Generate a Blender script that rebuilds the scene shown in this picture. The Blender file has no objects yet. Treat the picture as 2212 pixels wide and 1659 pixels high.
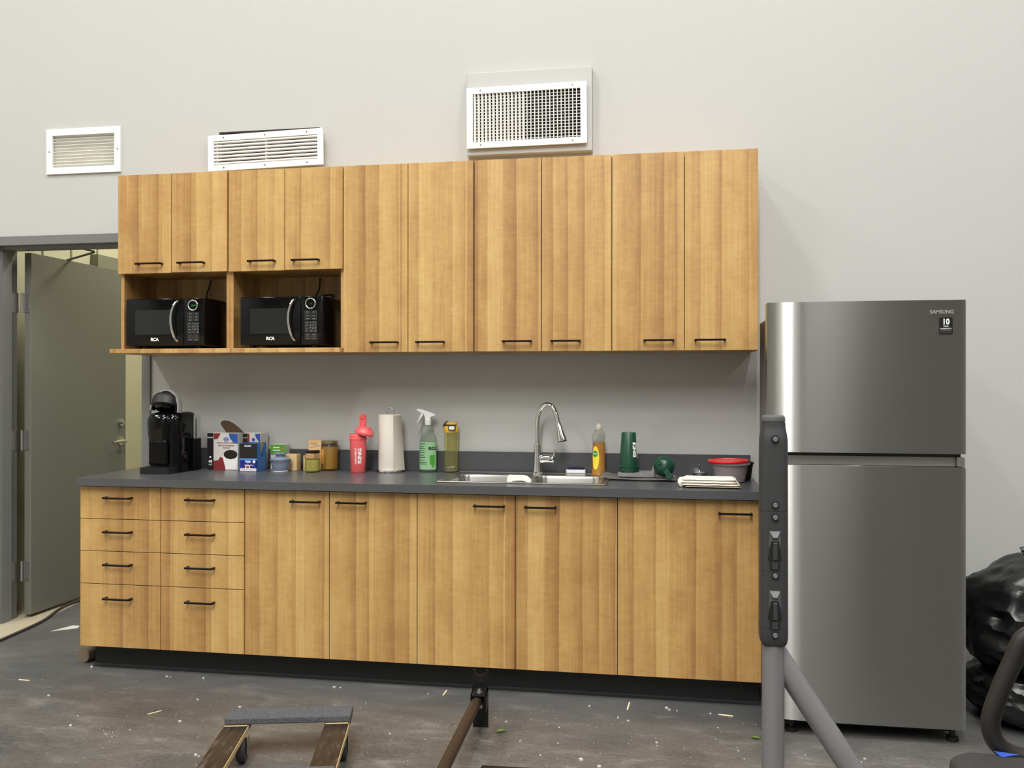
import bpy, bmesh, math, random
from mathutils import Vector, Matrix, noise

PI = math.pi
random.seed(7)
S = bpy.context.scene
C = S.collection

# ------------------------------------------------------------------ camera
W, H, F = 2212.0, 1659.0, 1896.22
CAM = Vector((2.722264, -4.390228, 1.355599))
YAW, PIT, ROL = -0.166950, 0.000886, 0.000628
fwd = Vector((math.sin(YAW) * math.cos(PIT), math.cos(YAW) * math.cos(PIT), math.sin(PIT)))
r0 = Vector((math.cos(YAW), -math.sin(YAW), 0)); u0 = r0.cross(fwd)
RIGHT = math.cos(ROL) * r0 + math.sin(ROL) * u0
UP = -math.sin(ROL) * r0 + math.cos(ROL) * u0
cd = bpy.data.cameras.new('camera'); cam = bpy.data.objects.new('camera', cd); C.objects.link(cam)
cd.sensor_fit = 'HORIZONTAL'; cd.sensor_width = 36.0; cd.lens = F * 36.0 / W
cd.clip_start = 0.05; cd.clip_end = 100
cam.matrix_world = Matrix(((RIGHT.x, UP.x, -fwd.x, CAM.x), (RIGHT.y, UP.y, -fwd.y, CAM.y), (RIGHT.z, UP.z, -fwd.z, CAM.z), (0, 0, 0, 1)))
S.camera = cam


def at(px, py, ax, v):
    """photo pixel -> point on the plane ax = v"""
    d = fwd + RIGHT * ((px - W / 2) / F) - UP * ((py - H / 2) / F)
    i = 'xyz'.index(ax)
    return CAM + d * ((v - CAM[i]) / d[i])


# ------------------------------------------------------------------ world, exposure
wd = bpy.data.worlds.new('world'); S.world = wd; wd.use_nodes = True
wd.node_tree.nodes['Background'].inputs[0].default_value = (0.8, 0.82, 0.8, 1)
wd.node_tree.nodes['Background'].inputs[1].default_value = 0.15
S.view_settings.view_transform = 'Standard'
S.view_settings.look = 'None'
S.view_settings.gamma = 1.0
S.view_settings.use_curve_mapping = False
S.view_settings.exposure = -0.06
S.cycles.use_denoising = True
LAMP_W = 150.0          # watts of one high-bay lamp
PASSAGE_W = 38.0        # lamp of the room behind the door

# ------------------------------------------------------------------ materials
MATS = {}


def lin(c):
    return tuple((x / 255 / 12.92) if x / 255 <= 0.04045 else ((x / 255 + 0.055) / 1.055) ** 2.4 for x in c)


def P(name, rgb, rough=0.5, metal=0.0, **k):
    m = bpy.data.materials.new(name); m.use_nodes = True
    b = m.node_tree.nodes['Principled BSDF']
    b.inputs['Base Color'].default_value = (*lin(rgb), 1)
    b.inputs['Roughness'].default_value = rough
    b.inputs['Metallic'].default_value = metal
    for kk, v in k.items():
        b.inputs[kk.replace('_', ' ')].default_value = v
    MATS[name] = m
    return m


def nd(m, t, **k):
    n = m.node_tree.nodes.new(t)
    for a, v in k.items():
        setattr(n, a, v)
    return n


def lk(m, a, b):
    m.node_tree.links.new(a, b)


def bsdf(m):
    return m.node_tree.nodes['Principled BSDF']


def math_(m, op, a, b=None, c=None):
    n = nd(m, 'ShaderNodeMath', operation=op)
    for i, v in enumerate((a, b, c)):
        if v is None: continue
        if isinstance(v, (int, float)): n.inputs[i].default_value = v
        else: lk(m, v, n.inputs[i])
    return n.outputs[0]


def ramp(m, fac, stops):
    n = nd(m, 'ShaderNodeValToRGB')
    e = n.color_ramp.elements
    while len(e) < len(stops): e.new(0.5)
    for el, (p, c) in zip(e, stops):
        el.position = p; el.color = (*lin(c), 1)
    lk(m, fac, n.inputs[0])
    return n.outputs[0]


def noise_(m, vec, scale, detail=3, rough=0.5, dim='3D'):
    n = nd(m, 'ShaderNodeTexNoise', noise_dimensions=dim)
    n.inputs['Scale'].default_value = scale; n.inputs['Detail'].default_value = detail; n.inputs['Roughness'].default_value = rough
    if dim == '1D': lk(m, vec, n.inputs['W'])
    else: lk(m, vec, n.inputs['Vector'])
    return n.outputs[0]


def mapv(m, scale=(1, 1, 1), loc=(0, 0, 0), rot=(0, 0, 0), src='Position'):
    if src == 'Position':
        v = nd(m, 'ShaderNodeNewGeometry').outputs['Position']
    else:
        v = nd(m, 'ShaderNodeTexCoord').outputs[src]
    mp = nd(m, 'ShaderNodeMapping')
    mp.inputs['Scale'].default_value = scale; mp.inputs['Location'].default_value = loc; mp.inputs['Rotation'].default_value = rot
    lk(m, v, mp.inputs[0])
    return mp.outputs[0]


def mixc(m, fac, a, b, mode='MIX'):
    n = nd(m, 'ShaderNodeMix', data_type='RGBA', blend_type=mode)
    if isinstance(fac, (int, float)): n.inputs[0].default_value = fac
    else: lk(m, fac, n.inputs[0])
    for s, v in ((n.inputs[6], a), (n.inputs[7], b)):
        if isinstance(v, tuple): s.default_value = (*lin(v), 1)
        else: lk(m, v, s)
    return n.outputs[2]


def bump(m, h, strength, dist):
    n = nd(m, 'ShaderNodeBump'); n.inputs['Strength'].default_value = strength; n.inputs['Distance'].default_value = dist
    lk(m, h, n.inputs['Height']); lk(m, n.outputs[0], bsdf(m).inputs['Normal'])


# laminate wood: upright staves of random width and tone, fine grain, cross figure
def wood_mat():
    m = P('wood laminate', (190, 150, 96), 0.45)
    v = mapv(m)
    sp = nd(m, 'ShaderNodeSeparateXYZ'); lk(m, v, sp.inputs[0])
    u = math_(m, 'ADD', sp.outputs[0], math_(m, 'MULTIPLY', sp.outputs[1], 0.83))
    wob = math_(m, 'MULTIPLY', noise_(m, mapv(m, (1.2, 1.2, 1.1)), 1.0, 2), 0.016)
    uu = math_(m, 'ADD', u, wob)
    vo = nd(m, 'ShaderNodeTexVoronoi', voronoi_dimensions='1D', feature='F1')
    vo.inputs['Scale'].default_value = 11.5; lk(m, uu, vo.inputs['W'])
    cell = nd(m, 'ShaderNodeSeparateColor'); lk(m, vo.outputs['Color'], cell.inputs[0])
    # tone across a stave: one flank darker
    flank = math_(m, 'FRACT', math_(m, 'ADD', math_(m, 'MULTIPLY', uu, 9.3), cell.outputs[1]))
    flank = math_(m, 'POWER', flank, 3.0)
    grain = noise_(m, mapv(m, (95, 95, 2.0)), 1.0, 4, 0.6)
    fig = noise_(m, mapv(m, (9, 9, 5)), 1.0, 5, 0.62)
    cross = noise_(m, mapv(m, (22, 22, 60)), 1.0, 3, 0.6)
    t = math_(m, 'MULTIPLY', cell.outputs[0], 0.30)
    t = math_(m, 'ADD', t, math_(m, 'MULTIPLY', flank, -0.28))
    t = math_(m, 'ADD', t, math_(m, 'MULTIPLY', math_(m, 'SUBTRACT', grain, 0.5), 0.42))
    t = math_(m, 'ADD', t, math_(m, 'MULTIPLY', math_(m, 'SUBTRACT', fig, 0.5), 0.5))
    t = math_(m, 'ADD', t, math_(m, 'MULTIPLY', math_(m, 'SUBTRACT', cross, 0.5), 0.26))
    t = math_(m, 'ADD', t, 0.36)
    col = ramp(m, t, [(0.0, (140, 99, 57)), (0.28, (167, 126, 74)), (0.52, (188, 150, 91)), (0.76, (202, 168, 108)), (1.0, (217, 190, 135))])
    lk(m, col, bsdf(m).inputs['Base Color'])
    bump(m, grain, 0.06, 0.002)
    return m


WOOD = wood_mat()
WOODIN = P('wood niche lining', (176, 132, 78), 0.55)
HANDLE = P('matt black metal', (22, 18, 18), 0.38, 0.6)
KICK = P('black toe kick', (12, 12, 13), 0.55)
GAPM = P('dark carcass edge', (40, 24, 14), 0.7)


def wall_mat(name, rgb, s=0.12):
    m = P(name, rgb, 0.62)
    n = noise_(m, mapv(m, (1, 1, 1)), 130.0, 3, 0.55)
    bump(m, n, s, 0.004)
    big = noise_(m, mapv(m), 0.9, 2)
    lk(m, mixc(m, math_(m, 'MULTIPLY', big, 0.25), rgb, tuple(max(0, c - 14) for c in rgb)), bsdf(m).inputs['Base Color'])
    return m


WALLM = wall_mat('white painted wall', (184, 184, 181))
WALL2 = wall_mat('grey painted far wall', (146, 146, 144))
CREAM = wall_mat('cream bare drywall', (206, 203, 178), 0.05)
CEILM = P('white ceiling deck', (222, 222, 219), 0.8)


def floor_mat():
    m = P('stained concrete', (95, 92, 86), 0.42)
    p = mapv(m)
    n1 = noise_(m, mapv(m, (1.0, 1.6, 1)), 1.1, 6, 0.62)
    n2 = noise_(m, mapv(m, (2, 5, 1), rot=(0, 0, 0.35)), 2.2, 9, 0.72)
    n3 = noise_(m, p, 60.0, 4, 0.6)
    base = ramp(m, n1, [(0.36, (54, 55, 58)), (0.46, (80, 77, 73)), (0.54, (101, 98, 93)), (0.66, (74, 76, 79))])
    c = mixc(m, ramp(m, n2, [(0.35, (200, 200, 200)), (0.6, (0, 0, 0))]), base, (54, 54, 54))
    streak = ramp(m, n2, [(0.56, (0, 0, 0)), (0.74, (255, 255, 255))])
    c = mixc(m, math_(m, 'MULTIPLY', streak, 0.5), c, (166, 163, 156))
    c = mixc(m, 0.22, c, ramp(m, n3, [(0.3, (60, 58, 55)), (0.7, (140, 136, 128))]))
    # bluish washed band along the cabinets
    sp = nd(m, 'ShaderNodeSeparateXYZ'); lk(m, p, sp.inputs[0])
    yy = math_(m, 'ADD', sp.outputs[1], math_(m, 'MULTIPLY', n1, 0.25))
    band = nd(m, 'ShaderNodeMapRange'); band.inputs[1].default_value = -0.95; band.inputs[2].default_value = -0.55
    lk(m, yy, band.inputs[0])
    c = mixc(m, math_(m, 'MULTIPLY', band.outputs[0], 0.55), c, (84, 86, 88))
    # pale dusty strip of slab along the hinge side of the doorway
    edge = math_(m, 'ADD', math_(m, 'ADD', sp.outputs[0], math_(m, 'MULTIPLY', sp.outputs[1], 0.16)), 0.757)
    edge = math_(m, 'ADD', edge, math_(m, 'MULTIPLY', math_(m, 'SUBTRACT', n2, 0.5), 0.03))
    dust = nd(m, 'ShaderNodeMapRange'); dust.inputs[1].default_value = 0.012; dust.inputs[2].default_value = -0.012
    lk(m, edge, dust.inputs[0])
    c = mixc(m, math_(m, 'MULTIPLY', dust.outputs[0], 0.85), c, (186, 176, 152))
    lk(m, c, bsdf(m).inputs['Base Color'])
    rr = nd(m, 'ShaderNodeMapRange'); rr.inputs[3].default_value = 0.28; rr.inputs[4].default_value = 0.55
    lk(m, n2, rr.inputs[0]); lk(m, rr.outputs[0], bsdf(m).inputs['Roughness'])
    bump(m, n3, 0.12, 0.002)
    return m


FLOORM = floor_mat()
COUNTER = P('charcoal laminate top', (74, 75, 78), 0.3)
_n = noise_(COUNTER, mapv(COUNTER), 260.0, 2)
lk(COUNTER, ramp(COUNTER, _n, [(0.3, (68, 69, 72)), (0.7, (82, 83, 86))]), bsdf(COUNTER).inputs['Base Color'])
FRAMEM = P('grey steel door frame', (112, 113, 113), 0.45)
DOORM = P('grey green painted door', (112, 112, 104), 0.42)
HINGEM = P('satin steel', (190, 190, 188), 0.32, 0.9)
CHROME = P('chrome', (225, 225, 225), 0.06, 1.0)
STEEL = P('stainless sink steel', (205, 203, 198), 0.24, 1.0)
BLACKG = P('glossy black plastic', (6, 6, 7), 0.12, 0, Specular_IOR_Level=0.3)
BLACKM = P('matt black plastic', (16, 16, 17), 0.5)
BLACKP = P('black painted steel', (14, 14, 15), 0.42, 0.2)
WHITEM = P('white enamel', (240, 240, 236), 0.42)
WHITEP = P('white plastic', (240, 240, 238), 0.4)
WHITET = P('white print', (238, 238, 236), 0.5)
GREYT = P('grey print', (150, 150, 148), 0.5)
DARKV = P('duct shade black', (10, 9, 9), 0.9)  # black that stands for the shade inside the vent openings


def stainless():
    m = P('brushed stainless', (160, 159, 155), 0.32, 1.0, Anisotropic=1.0)
    n = noise_(m, mapv(m, (1.5, 1.5, 420)), 1.0, 2)
    lk(m, ramp(m, n, [(0.3, (158, 157, 153)), (0.7, (161, 160, 156))]), bsdf(m).inputs['Base Color'])
    t = nd(m, 'ShaderNodeTangent', direction_type='RADIAL', axis='Z')
    lk(m, t.outputs[0], bsdf(m).inputs['Tangent'])
    bsdf(m).inputs['Anisotropic Rotation'].default_value = 0.25
    return m


INOX = stainless()
FRSIDE = P('fridge side grey', (104, 100, 94), 0.4, 0.3)

# ------------------------------------------------------------------ mesh helpers


def new():
    return bmesh.new()


def obj(name, bm, m, parent=None, smooth=False, kind=None):
    me = bpy.data.meshes.new(name)
    bmesh.ops.recalc_face_normals(bm, faces=bm.faces)
    bm.to_mesh(me); bm.free()
    return mobj(name, me, m, parent, smooth, kind)


def mobj(name, me, m, parent=None, smooth=False, kind=None):
    if not me.materials: me.materials.append(m)
    if smooth:
        me.polygons.foreach_set('use_smooth', [True] * len(me.polygons))
        try: me.set_sharp_from_angle(angle=math.radians(38))
        except Exception: pass
    o = bpy.data.objects.new(name, me); C.objects.link(o)
    if parent: o.parent = parent
    if kind: o['kind'] = kind
    return o


def tag(o, label, cat, group=None):
    o['label'] = label; o['category'] = cat
    if group: o['group'] = group
    return o


def thing(name, label, cat, loc=(0, 0, 0), rz=0.0, group=None, rx=0.0, ry=0.0):
    o = bpy.data.objects.new(name, None); C.objects.link(o)
    o.location = loc; o.rotation_euler = (rx, ry, rz); o.empty_display_size = 0.05
    return tag(o, label, cat, group)


def struct(name, loc=(0, 0, 0)):
    o = bpy.data.objects.new(name, None); C.objects.link(o); o.location = loc; o['kind'] = 'structure'
    return o


def box(bm, x0, x1, y0, y1, z0, z1, bev=0.0, seg=1, mat=None):
    vs = [bm.verts.new(p) for p in ((x0, y0, z0), (x1, y0, z0), (x1, y1, z0), (x0, y1, z0), (x0, y0, z1), (x1, y0, z1), (x1, y1, z1), (x0, y1, z1))]
    fs = [bm.faces.new([vs[i] for i in q]) for q in ((0, 3, 2, 1), (4, 5, 6, 7), (0, 1, 5, 4), (1, 2, 6, 5), (2, 3, 7, 6), (3, 0, 4, 7))]
    if bev > 0:
        es = list({e for f in fs for e in f.edges})
        r = bmesh.ops.bevel(bm, geom=es, offset=bev, segments=seg, affect='EDGES', profile=0.5)
        vs = list({v for f in r['faces'] for v in f.verts} | {v for v in vs if v.is_valid})
    if mat is not None:
        bmesh.ops.transform(bm, matrix=mat, verts=vs)
    return vs


def B(name, x0, x1, y0, y1, z0, z1, m, parent=None, bev=0.0, seg=1, kind=None, smooth=False):
    bm = new(); box(bm, x0, x1, y0, y1, z0, z1, bev, seg)
    return obj(name, bm, m, parent, smooth, kind)


def ring(bm, c, ax, r, n, ry=None, ph=0.0):
    ax = Vector(ax).normalized()
    a = Vector((1, 0, 0)) if abs(ax.x) < 0.9 else Vector((0, 1, 0))
    e1 = (a - ax * a.dot(ax)).normalized(); e2 = ax.cross(e1)
    return [bm.verts.new(Vector(c) + e1 * (r * math.cos(ph + 2 * PI * i / n)) + e2 * ((ry or r) * math.sin(ph + 2 * PI * i / n))) for i in range(n)]


def bridge(bm, a, b):
    n = len(a)
    for i in range(n):
        bm.faces.new((a[i], a[(i + 1) % n], b[(i + 1) % n], b[i]))


def cyl(bm, p0, p1, r0_, r1_=None, n=24, caps=True):
    p0, p1 = Vector(p0), Vector(p1)
    r1_ = r0_ if r1_ is None else r1_
    a = ring(bm, p0, p1 - p0, r0_, n); b = ring(bm, p1, p1 - p0, r1_, n)
    bridge(bm, a, b)
    if caps: bm.faces.new(a[::-1]); bm.faces.new(b)
    return a + b


def lathe(bm, prof, n=40, c=(0, 0, 0), sx=1.0, sy=1.0, close=False):
    rs = []
    for r, z in prof:
        if r < 1e-6: rs.append([bm.verts.new((c[0], c[1], c[2] + z))])
        else: rs.append([bm.verts.new((c[0] + sx * r * math.cos(2 * PI * i / n), c[1] + sy * r * math.sin(2 * PI * i / n), c[2] + z)) for i in range(n)])
    for a, b in zip(rs, rs[1:]):
        if len(a) == 1 and len(b) == 1: continue
        for i in range(n):
            j = (i + 1) % n
            if len(a) == 1: bm.faces.new((a[0], b[j], b[i]))
            elif len(b) == 1: bm.faces.new((a[i], a[j], b[0]))
            else: bm.faces.new((a[i], a[j], b[j], b[i]))
    return rs


def L(name, prof, m, parent=None, n=40, sx=1.0, sy=1.0, c=(0, 0, 0)):
    bm = new(); lathe(bm, prof, n, c, sx, sy)
    return obj(name, bm, m, parent, True)


def smoothpath(pts, k=6):
    pts = [Vector(p) for p in pts]
    out = []
    for i in range(len(pts) - 1):
        p0 = pts[max(0, i - 1)]; p1 = pts[i]; p2 = pts[i + 1]; p3 = pts[min(len(pts) - 1, i + 2)]
        for s in range(k):
            t = s / k
            out.append(0.5 * ((2 * p1) + (p2 - p0) * t + (2 * p0 - 5 * p1 + 4 * p2 - p3) * t * t + (3 * p1 - p0 - 3 * p2 + p3) * t ** 3))
    out.append(pts[-1])
    return out


def tube(bm, pts, r, n=12, caps=True, rv=None):
    """tube along pts; r may be a list; rv = flattening of the second axis"""
    pts = [Vector(p) for p in pts]
    rr = r if isinstance(r, (list, tuple)) else [r] * len(pts)
    t0 = (pts[1] - pts[0]).normalized()
    a = Vector((0, 0, 1)) if abs(t0.z) < 0.9 else Vector((1, 0, 0))
    e1 = (a - t0 * a.dot(t0)).normalized()
    rings = []
    for i, p in enumerate(pts):
        t = (pts[min(i + 1, len(pts) - 1)] - pts[max(i - 1, 0)]).normalized()
        e1 = (e1 - t * e1.dot(t)).normalized(); e2 = t.cross(e1)
        rings.append([bm.verts.new(p + e1 * rr[i] * math.cos(2 * PI * k / n) + e2 * rr[i] * (rv or 1.0) * math.sin(2 * PI * k / n)) for k in range(n)])
    for a_, b_ in zip(rings, rings[1:]): bridge(bm, a_, b_)
    if caps: bm.faces.new(rings[0][::-1]); bm.faces.new(rings[-1])
    return rings


def T(name, pts, r, m, parent=None, n=12, k=6, rv=None, smooth_path=True):
    bm = new(); tube(bm, smoothpath(pts, k) if smooth_path else pts, r, n, True, rv)
    return obj(name, bm, m, parent, True)


def prism(bm, poly, axis, a, b, bev=0.0):
    """extrude 2-D polygon (list of (u,v)) along axis from a to b. axis 'y': u=x v=z; 'x': u=y v=z; 'z': u=x v=y"""
    f = {'y': lambda u, v, t: (u, t, v), 'x': lambda u, v, t: (t, u, v), 'z': lambda u, v, t: (u, v, t)}[axis]
    va = [bm.verts.new(f(u, v, a)) for u, v in poly]; vb = [bm.verts.new(f(u, v, b)) for u, v in poly]
    bm.faces.new(va); bm.faces.new(vb[::-1]); bridge(bm, va, vb)
    return va + vb


def rrect(w, h, r, k=5, cx=0, cy=0):
    out = []
    for sx, sy, a0 in ((1, 1, 0), (-1, 1, PI / 2), (-1, -1, PI), (1, -1, 3 * PI / 2)):
        for i in range(k + 1):
            a = a0 + PI / 2 * i / k
            out.append((cx + sx * (w / 2 - r) + r * math.cos(a), cy + sy * (h / 2 - r) + r * math.sin(a)))
    return out


def loft(bm, sections, caps=True):
    """sections: list of lists of 3-D points with equal length"""
    rs = [[bm.verts.new(p) for p in s] for s in sections]
    for a, b in zip(rs, rs[1:]): bridge(bm, a, b)
    if caps: bm.faces.new(rs[0][::-1]); bm.faces.new(rs[-1])
    return rs


def text(name, body, size, m, parent, loc, rot=(PI / 2, 0, 0), bold=0.0, ext=0.0004, align='CENTER', fn=None, sx=1.0, shear=0.0):
    cu = bpy.data.curves.new(name, 'FONT'); cu.body = body; cu.size = size; cu.extrude = ext
    cu.offset = bold * size; cu.align_x = align; cu.align_y = 'CENTER'; cu.resolution_u = 3; cu.shear = shear
    tmp = bpy.data.objects.new('tmp_text', cu); C.objects.link(tmp)
    dg = bpy.context.evaluated_depsgraph_get()
    me = bpy.data.meshes.new_from_object(tmp.evaluated_get(dg))
    bpy.data.objects.remove(tmp); bpy.data.curves.remove(cu)
    me.name = name; me.materials.clear()
    for v in me.vertices:
        v.co.x *= sx
        if fn: v.co = fn(v.co)
    o = mobj(name, me, m, parent)
    if not fn:
        o.location = loc; o.rotation_euler = rot
    return o


def flat(name, poly, m, parent, y, t=0.0004):
    """thin printed shape on a front face (facing -y) at depth y"""
    bm = new(); prism(bm, poly, 'y', y - t, y)
    return obj(name, bm, m, parent)


def disc(cx, cz, rx, rz=None, n=28):
    return [(cx + rx * math.cos(2 * PI * i / n), cz + (rz or rx) * math.sin(2 * PI * i / n)) for i in range(n)]


def rect(x0, x1, z0, z1):
    return [(x0, z0), (x1, z0), (x1, z1), (x0, z1)]


# ------------------------------------------------------------------ the room
XL, XR, YF, ZC = -6.5, 10.5, -13.0, 7.7
DX0, DX1, DH, WT = -0.965, -0.062, 2.134, 0.156     # clear door opening, wall thickness
FW = 0.051                                           # frame face width
V1 = (-0.606, -0.222, 2.556, 2.742)                  # hole of the transfer grille
V2 = (0.385, 0.955, 2.535, 2.712)                    # hole behind the loose grille
bm = new()
holes = [(DX0 - FW + .012, DX1 + FW - .012, 0.0, DH + FW - .012), V1 and (V1[0], V1[1], V1[2], V1[3]), V2]
xs = sorted({XL, XR, *[h[0] for h in holes], *[h[1] for h in holes]})
zs = sorted({0.0, ZC, *[h[2] for h in holes], *[h[3] for h in holes]})
cells = {}
for i in range(len(xs) - 1):
    for j in range(len(zs) - 1):
        mx, mz = (xs[i] + xs[i + 1]) / 2, (zs[j] + zs[j + 1]) / 2
        cells[i, j] = not any(h[0] < mx < h[1] and h[2] < mz < h[3] for h in holes)
vt = {}


def vv(i, j, k):
    if (i, j, k) not in vt: vt[i, j, k] = bm.verts.new((xs[i], (0.0, WT)[k], zs[j]))
    return vt[i, j, k]


for (i, j), full in cells.items():
    if not full: continue
    bm.faces.new((vv(i, j, 0), vv(i + 1, j, 0), vv(i + 1, j + 1, 0), vv(i, j + 1, 0)))
    bm.faces.new((vv(i, j, 1), vv(i, j + 1, 1), vv(i + 1, j + 1, 1), vv(i + 1, j, 1)))
    for di, dj, a, b in ((-1, 0, (i, j), (i, j + 1)), (1, 0, (i + 1, j), (i + 1, j + 1)), (0, -1, (i, j), (i + 1, j)), (0, 1, (i, j + 1), (i + 1, j + 1))):
        if not cells.get((i + di, j + dj), False):
            bm.faces.new((vv(*a, 0), vv(*b, 0), vv(*b, 1), vv(*a, 1)))
wall = obj('wall_back', bm, WALLM, kind='structure')
bm = new()
v = [bm.verts.new(p) for p in ((XL, YF, 0), (XR, YF, 0), (XR, 4.0, 0), (XL, 4.0, 0))]; bm.faces.new(v)
obj('floor', bm, FLOORM, kind='structure')
B('wall_left', XL - .15, XL, YF, 0, 0, ZC, WALLM, kind='structure')
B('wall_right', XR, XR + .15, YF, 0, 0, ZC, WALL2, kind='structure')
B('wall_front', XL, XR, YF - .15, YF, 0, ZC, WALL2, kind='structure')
B('ceiling', XL, XR, YF, WT, ZC, ZC + .12, CEILM, kind='structure')
# room behind the doorway
PY = 2.6
SEAM = P('darker seam strip', (150, 146, 120), 0.7)  # toned darker than the cream wall so the seams show
B('wall_passage_back', -1.32, 1.6, PY, PY + .1, 0, 3.9, CREAM, kind='structure')
B('wall_passage_left', -1.32, -1.22, WT, PY, 0, 3.9, CREAM, kind='structure')  # set close to the open leaf to keep the hinge gap in shade
wl_ = bpy.data.objects['wall_passage_left']
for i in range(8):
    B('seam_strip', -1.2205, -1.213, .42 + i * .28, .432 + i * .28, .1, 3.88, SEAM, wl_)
B('wall_passage_right', 1.6, 1.7, WT, PY, 0, 3.9, CREAM, kind='structure')
B('ceiling_passage', -3.3, 1.7, WT, PY + .1, 3.9, 4.0, CEILM, kind='structure')
pa_, pb_ = at(212, 549, 'x', -1.16), at(268, 549, 'x', -1.16)
B('wall_passage_panel', -1.219, -1.16, pa_.y, pb_.y, 0, pa_.z, P('grey green panel', (128, 128, 112), .5), kind='structure')
# black block standing in for the shade inside the hole behind the loose grille
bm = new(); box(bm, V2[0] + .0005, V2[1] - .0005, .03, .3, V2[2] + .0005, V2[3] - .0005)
obj('wall_hole_shade', bm, DARKV, kind='structure')

# ------------------------------------------------------------------ lamps (high-bay fittings, out of the picture)
EMIT = bpy.data.materials.new('lamp diffuser'); EMIT.use_nodes = True
eb = EMIT.node_tree.nodes['Principled BSDF']
eb.inputs['Emission Color'].default_value = (1, 0.97, 0.9, 1); eb.inputs['Emission Strength'].default_value = 14.0
EMITP = EMIT.copy(); EMITP.node_tree.nodes['Principled BSDF'].inputs['Emission Color'].default_value = (1, 0.92, 0.62, 1)


def lamp(x, y, z, lx, ly, watts, col, label, em=EMIT):
    t = thing('high_bay_lamp', label, 'lamp', (x, y, z), group='ceiling lamps')
    B('housing', -lx / 2 - .02, lx / 2 + .02, -ly / 2 - .02, ly / 2 + .02, 0.0, .07, WHITEM, t, .01)
    B('diffuser', -lx / 2, lx / 2, -ly / 2, ly / 2, -.012, -.001, em, t, .003)
    for sx in (-1, 1):
        bm = new(); cyl(bm, (0, sx * ly * .4, .07), (0, sx * ly * .4, .4), .006, n=8); obj('hanger', bm, HINGEM, t, True)
    ld = bpy.data.lights.new('lamp_light', 'AREA'); ld.shape = 'RECTANGLE'; ld.size = lx; ld.size_y = ly
    ld.energy = watts; ld.color = col
    lo = bpy.data.objects.new('lamp_light', ld); C.objects.link(lo); lo.parent = t; lo.location = (0, 0, -.02)
    return t


WARM = (1.0, 0.994, 0.972)
LAMPS = [(x, -2.9, .84) for x in (-3.6, 0.3, 4.3, 8.2)]                    # row along the kitchen wall
LAMPS += [(2.62, -5.2, 1.4), (2.32, -7.2, 1.4), (2.02, -9.2, 1.5), (1.72, -11.2, 1.6), (-3.6, -7.0, 1.1), (8.6, -7.0, .8)]  # first four added on a slant to streak the fridge door, outer two fill
for x, y, k in LAMPS:
    lamp(x, y, 7.25, .45, 1.6, LAMP_W * k, WARM, 'long unseen white lamp hung from the ceiling deck')
lamp(0.1, 1.35, 3.5, 1.1, .25, PASSAGE_W, (1.0, 0.965, 0.84), 'yellowish lamp in the room behind the doorway', EMITP)

# ------------------------------------------------------------------ door frame and door
fr = struct('trim_1', (0, 0, 0))
bm = new(); box(bm, DX0 - FW, DX1 + FW, -.012, WT + .012, DH, DH + FW, .002); obj('frame_head', bm, FRAMEM, fr)
bm = new(); box(bm, DX0 - FW, DX0, -.012, WT + .012, 0, DH, .002); obj('frame_jamb', bm, FRAMEM, fr)
bm = new(); box(bm, DX1, DX1 + FW, -.012, WT + .012, 0, DH, .002); obj('frame_jamb', bm, FRAMEM, fr)
bm = new(); box(bm, DX0, DX1, .03, .105, DH - .016, DH); obj('door_stop', bm, FRAMEM, fr)
bm = new(); box(bm, DX0, DX0 + .016, .03, .105, 0, DH - .016); obj('door_stop', bm, FRAMEM, fr)
bm = new(); box(bm, DX1 - .016, DX1, .03, .105, 0, DH - .016); obj('door_stop', bm, FRAMEM, fr)

HX, HY = -0.905, 0.178          # hinge edge of the open leaf
dr = struct('door_1', (HX, HY, 0)); dr.rotation_euler.z = math.radians(-1.0)
B('door_leaf', -.022, .022, 0, .895, .018, DH - .012, DOORM, dr, .002)
for z in (1.83, 1.03, .27):
    hb = B('hinge', -.022, .014, -.0035, -.0005, z - .057, z + .057, HINGEM, dr, .001)
    bm = new(); cyl(bm, (-.033, -.006, z - .058), (-.033, -.006, z + .058), .008, n=14)
    obj('hinge_knuckle', bm, HINGEM, hb, True)
    bm = new(); box(bm, -.0597, -.0575, -.07, -.005, z - .057, z + .057); obj('hinge_leaf', bm, HINGEM, hb)
    bm = new()
    for sx, sz in ((-.008, .038), (.004, .012), (-.008, -.012), (.004, -.038)):
        cyl(bm, (sx, -.0035, z + sz), (sx, -.0052, z + sz), .004, .003, 10)
    obj('hinge_screw', bm, STEEL, hb, True)
# lever set and thumb turn on the face towards the passage
t = obj('lever_rose', (lambda b: (cyl(b, (.022, .835, .975), (.030, .835, .975), .03, n=28), b)[1])(new()), CHROME, dr, True)
bm = new(); cyl(bm, (.030, .835, .975), (.062, .835, .975), .011, n=16); obj('lever_neck', bm, CHROME, t, True)
bm = new(); tube(bm, smoothpath([(.062, .845, .975), (.064, .80, .977), (.062, .74, .975), (.056, .71, .972)]), .010, 12, True, .7); obj('lever', bm, CHROME, t, True)
bm = new(); tube(bm, smoothpath([(-.062, .845, .975), (-.064, .80, .977), (-.06, .72, .972)]), .010, 12, True, .7); obj('lever', bm, CHROME, t, True)
bm = new(); cyl(bm, (-.022, .835, .975), (-.06, .835, .975), .012, n=16); obj('lever_neck', bm, CHROME, t, True)
bm = new(); cyl(bm, (.022, .835, 1.10), (.034, .835, 1.10), .024, n=24); cyl(bm, (.034, .835, 1.10), (.05, .835, 1.10), .011, n=16); obj('deadbolt', bm, CHROME, dr, True)
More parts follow.
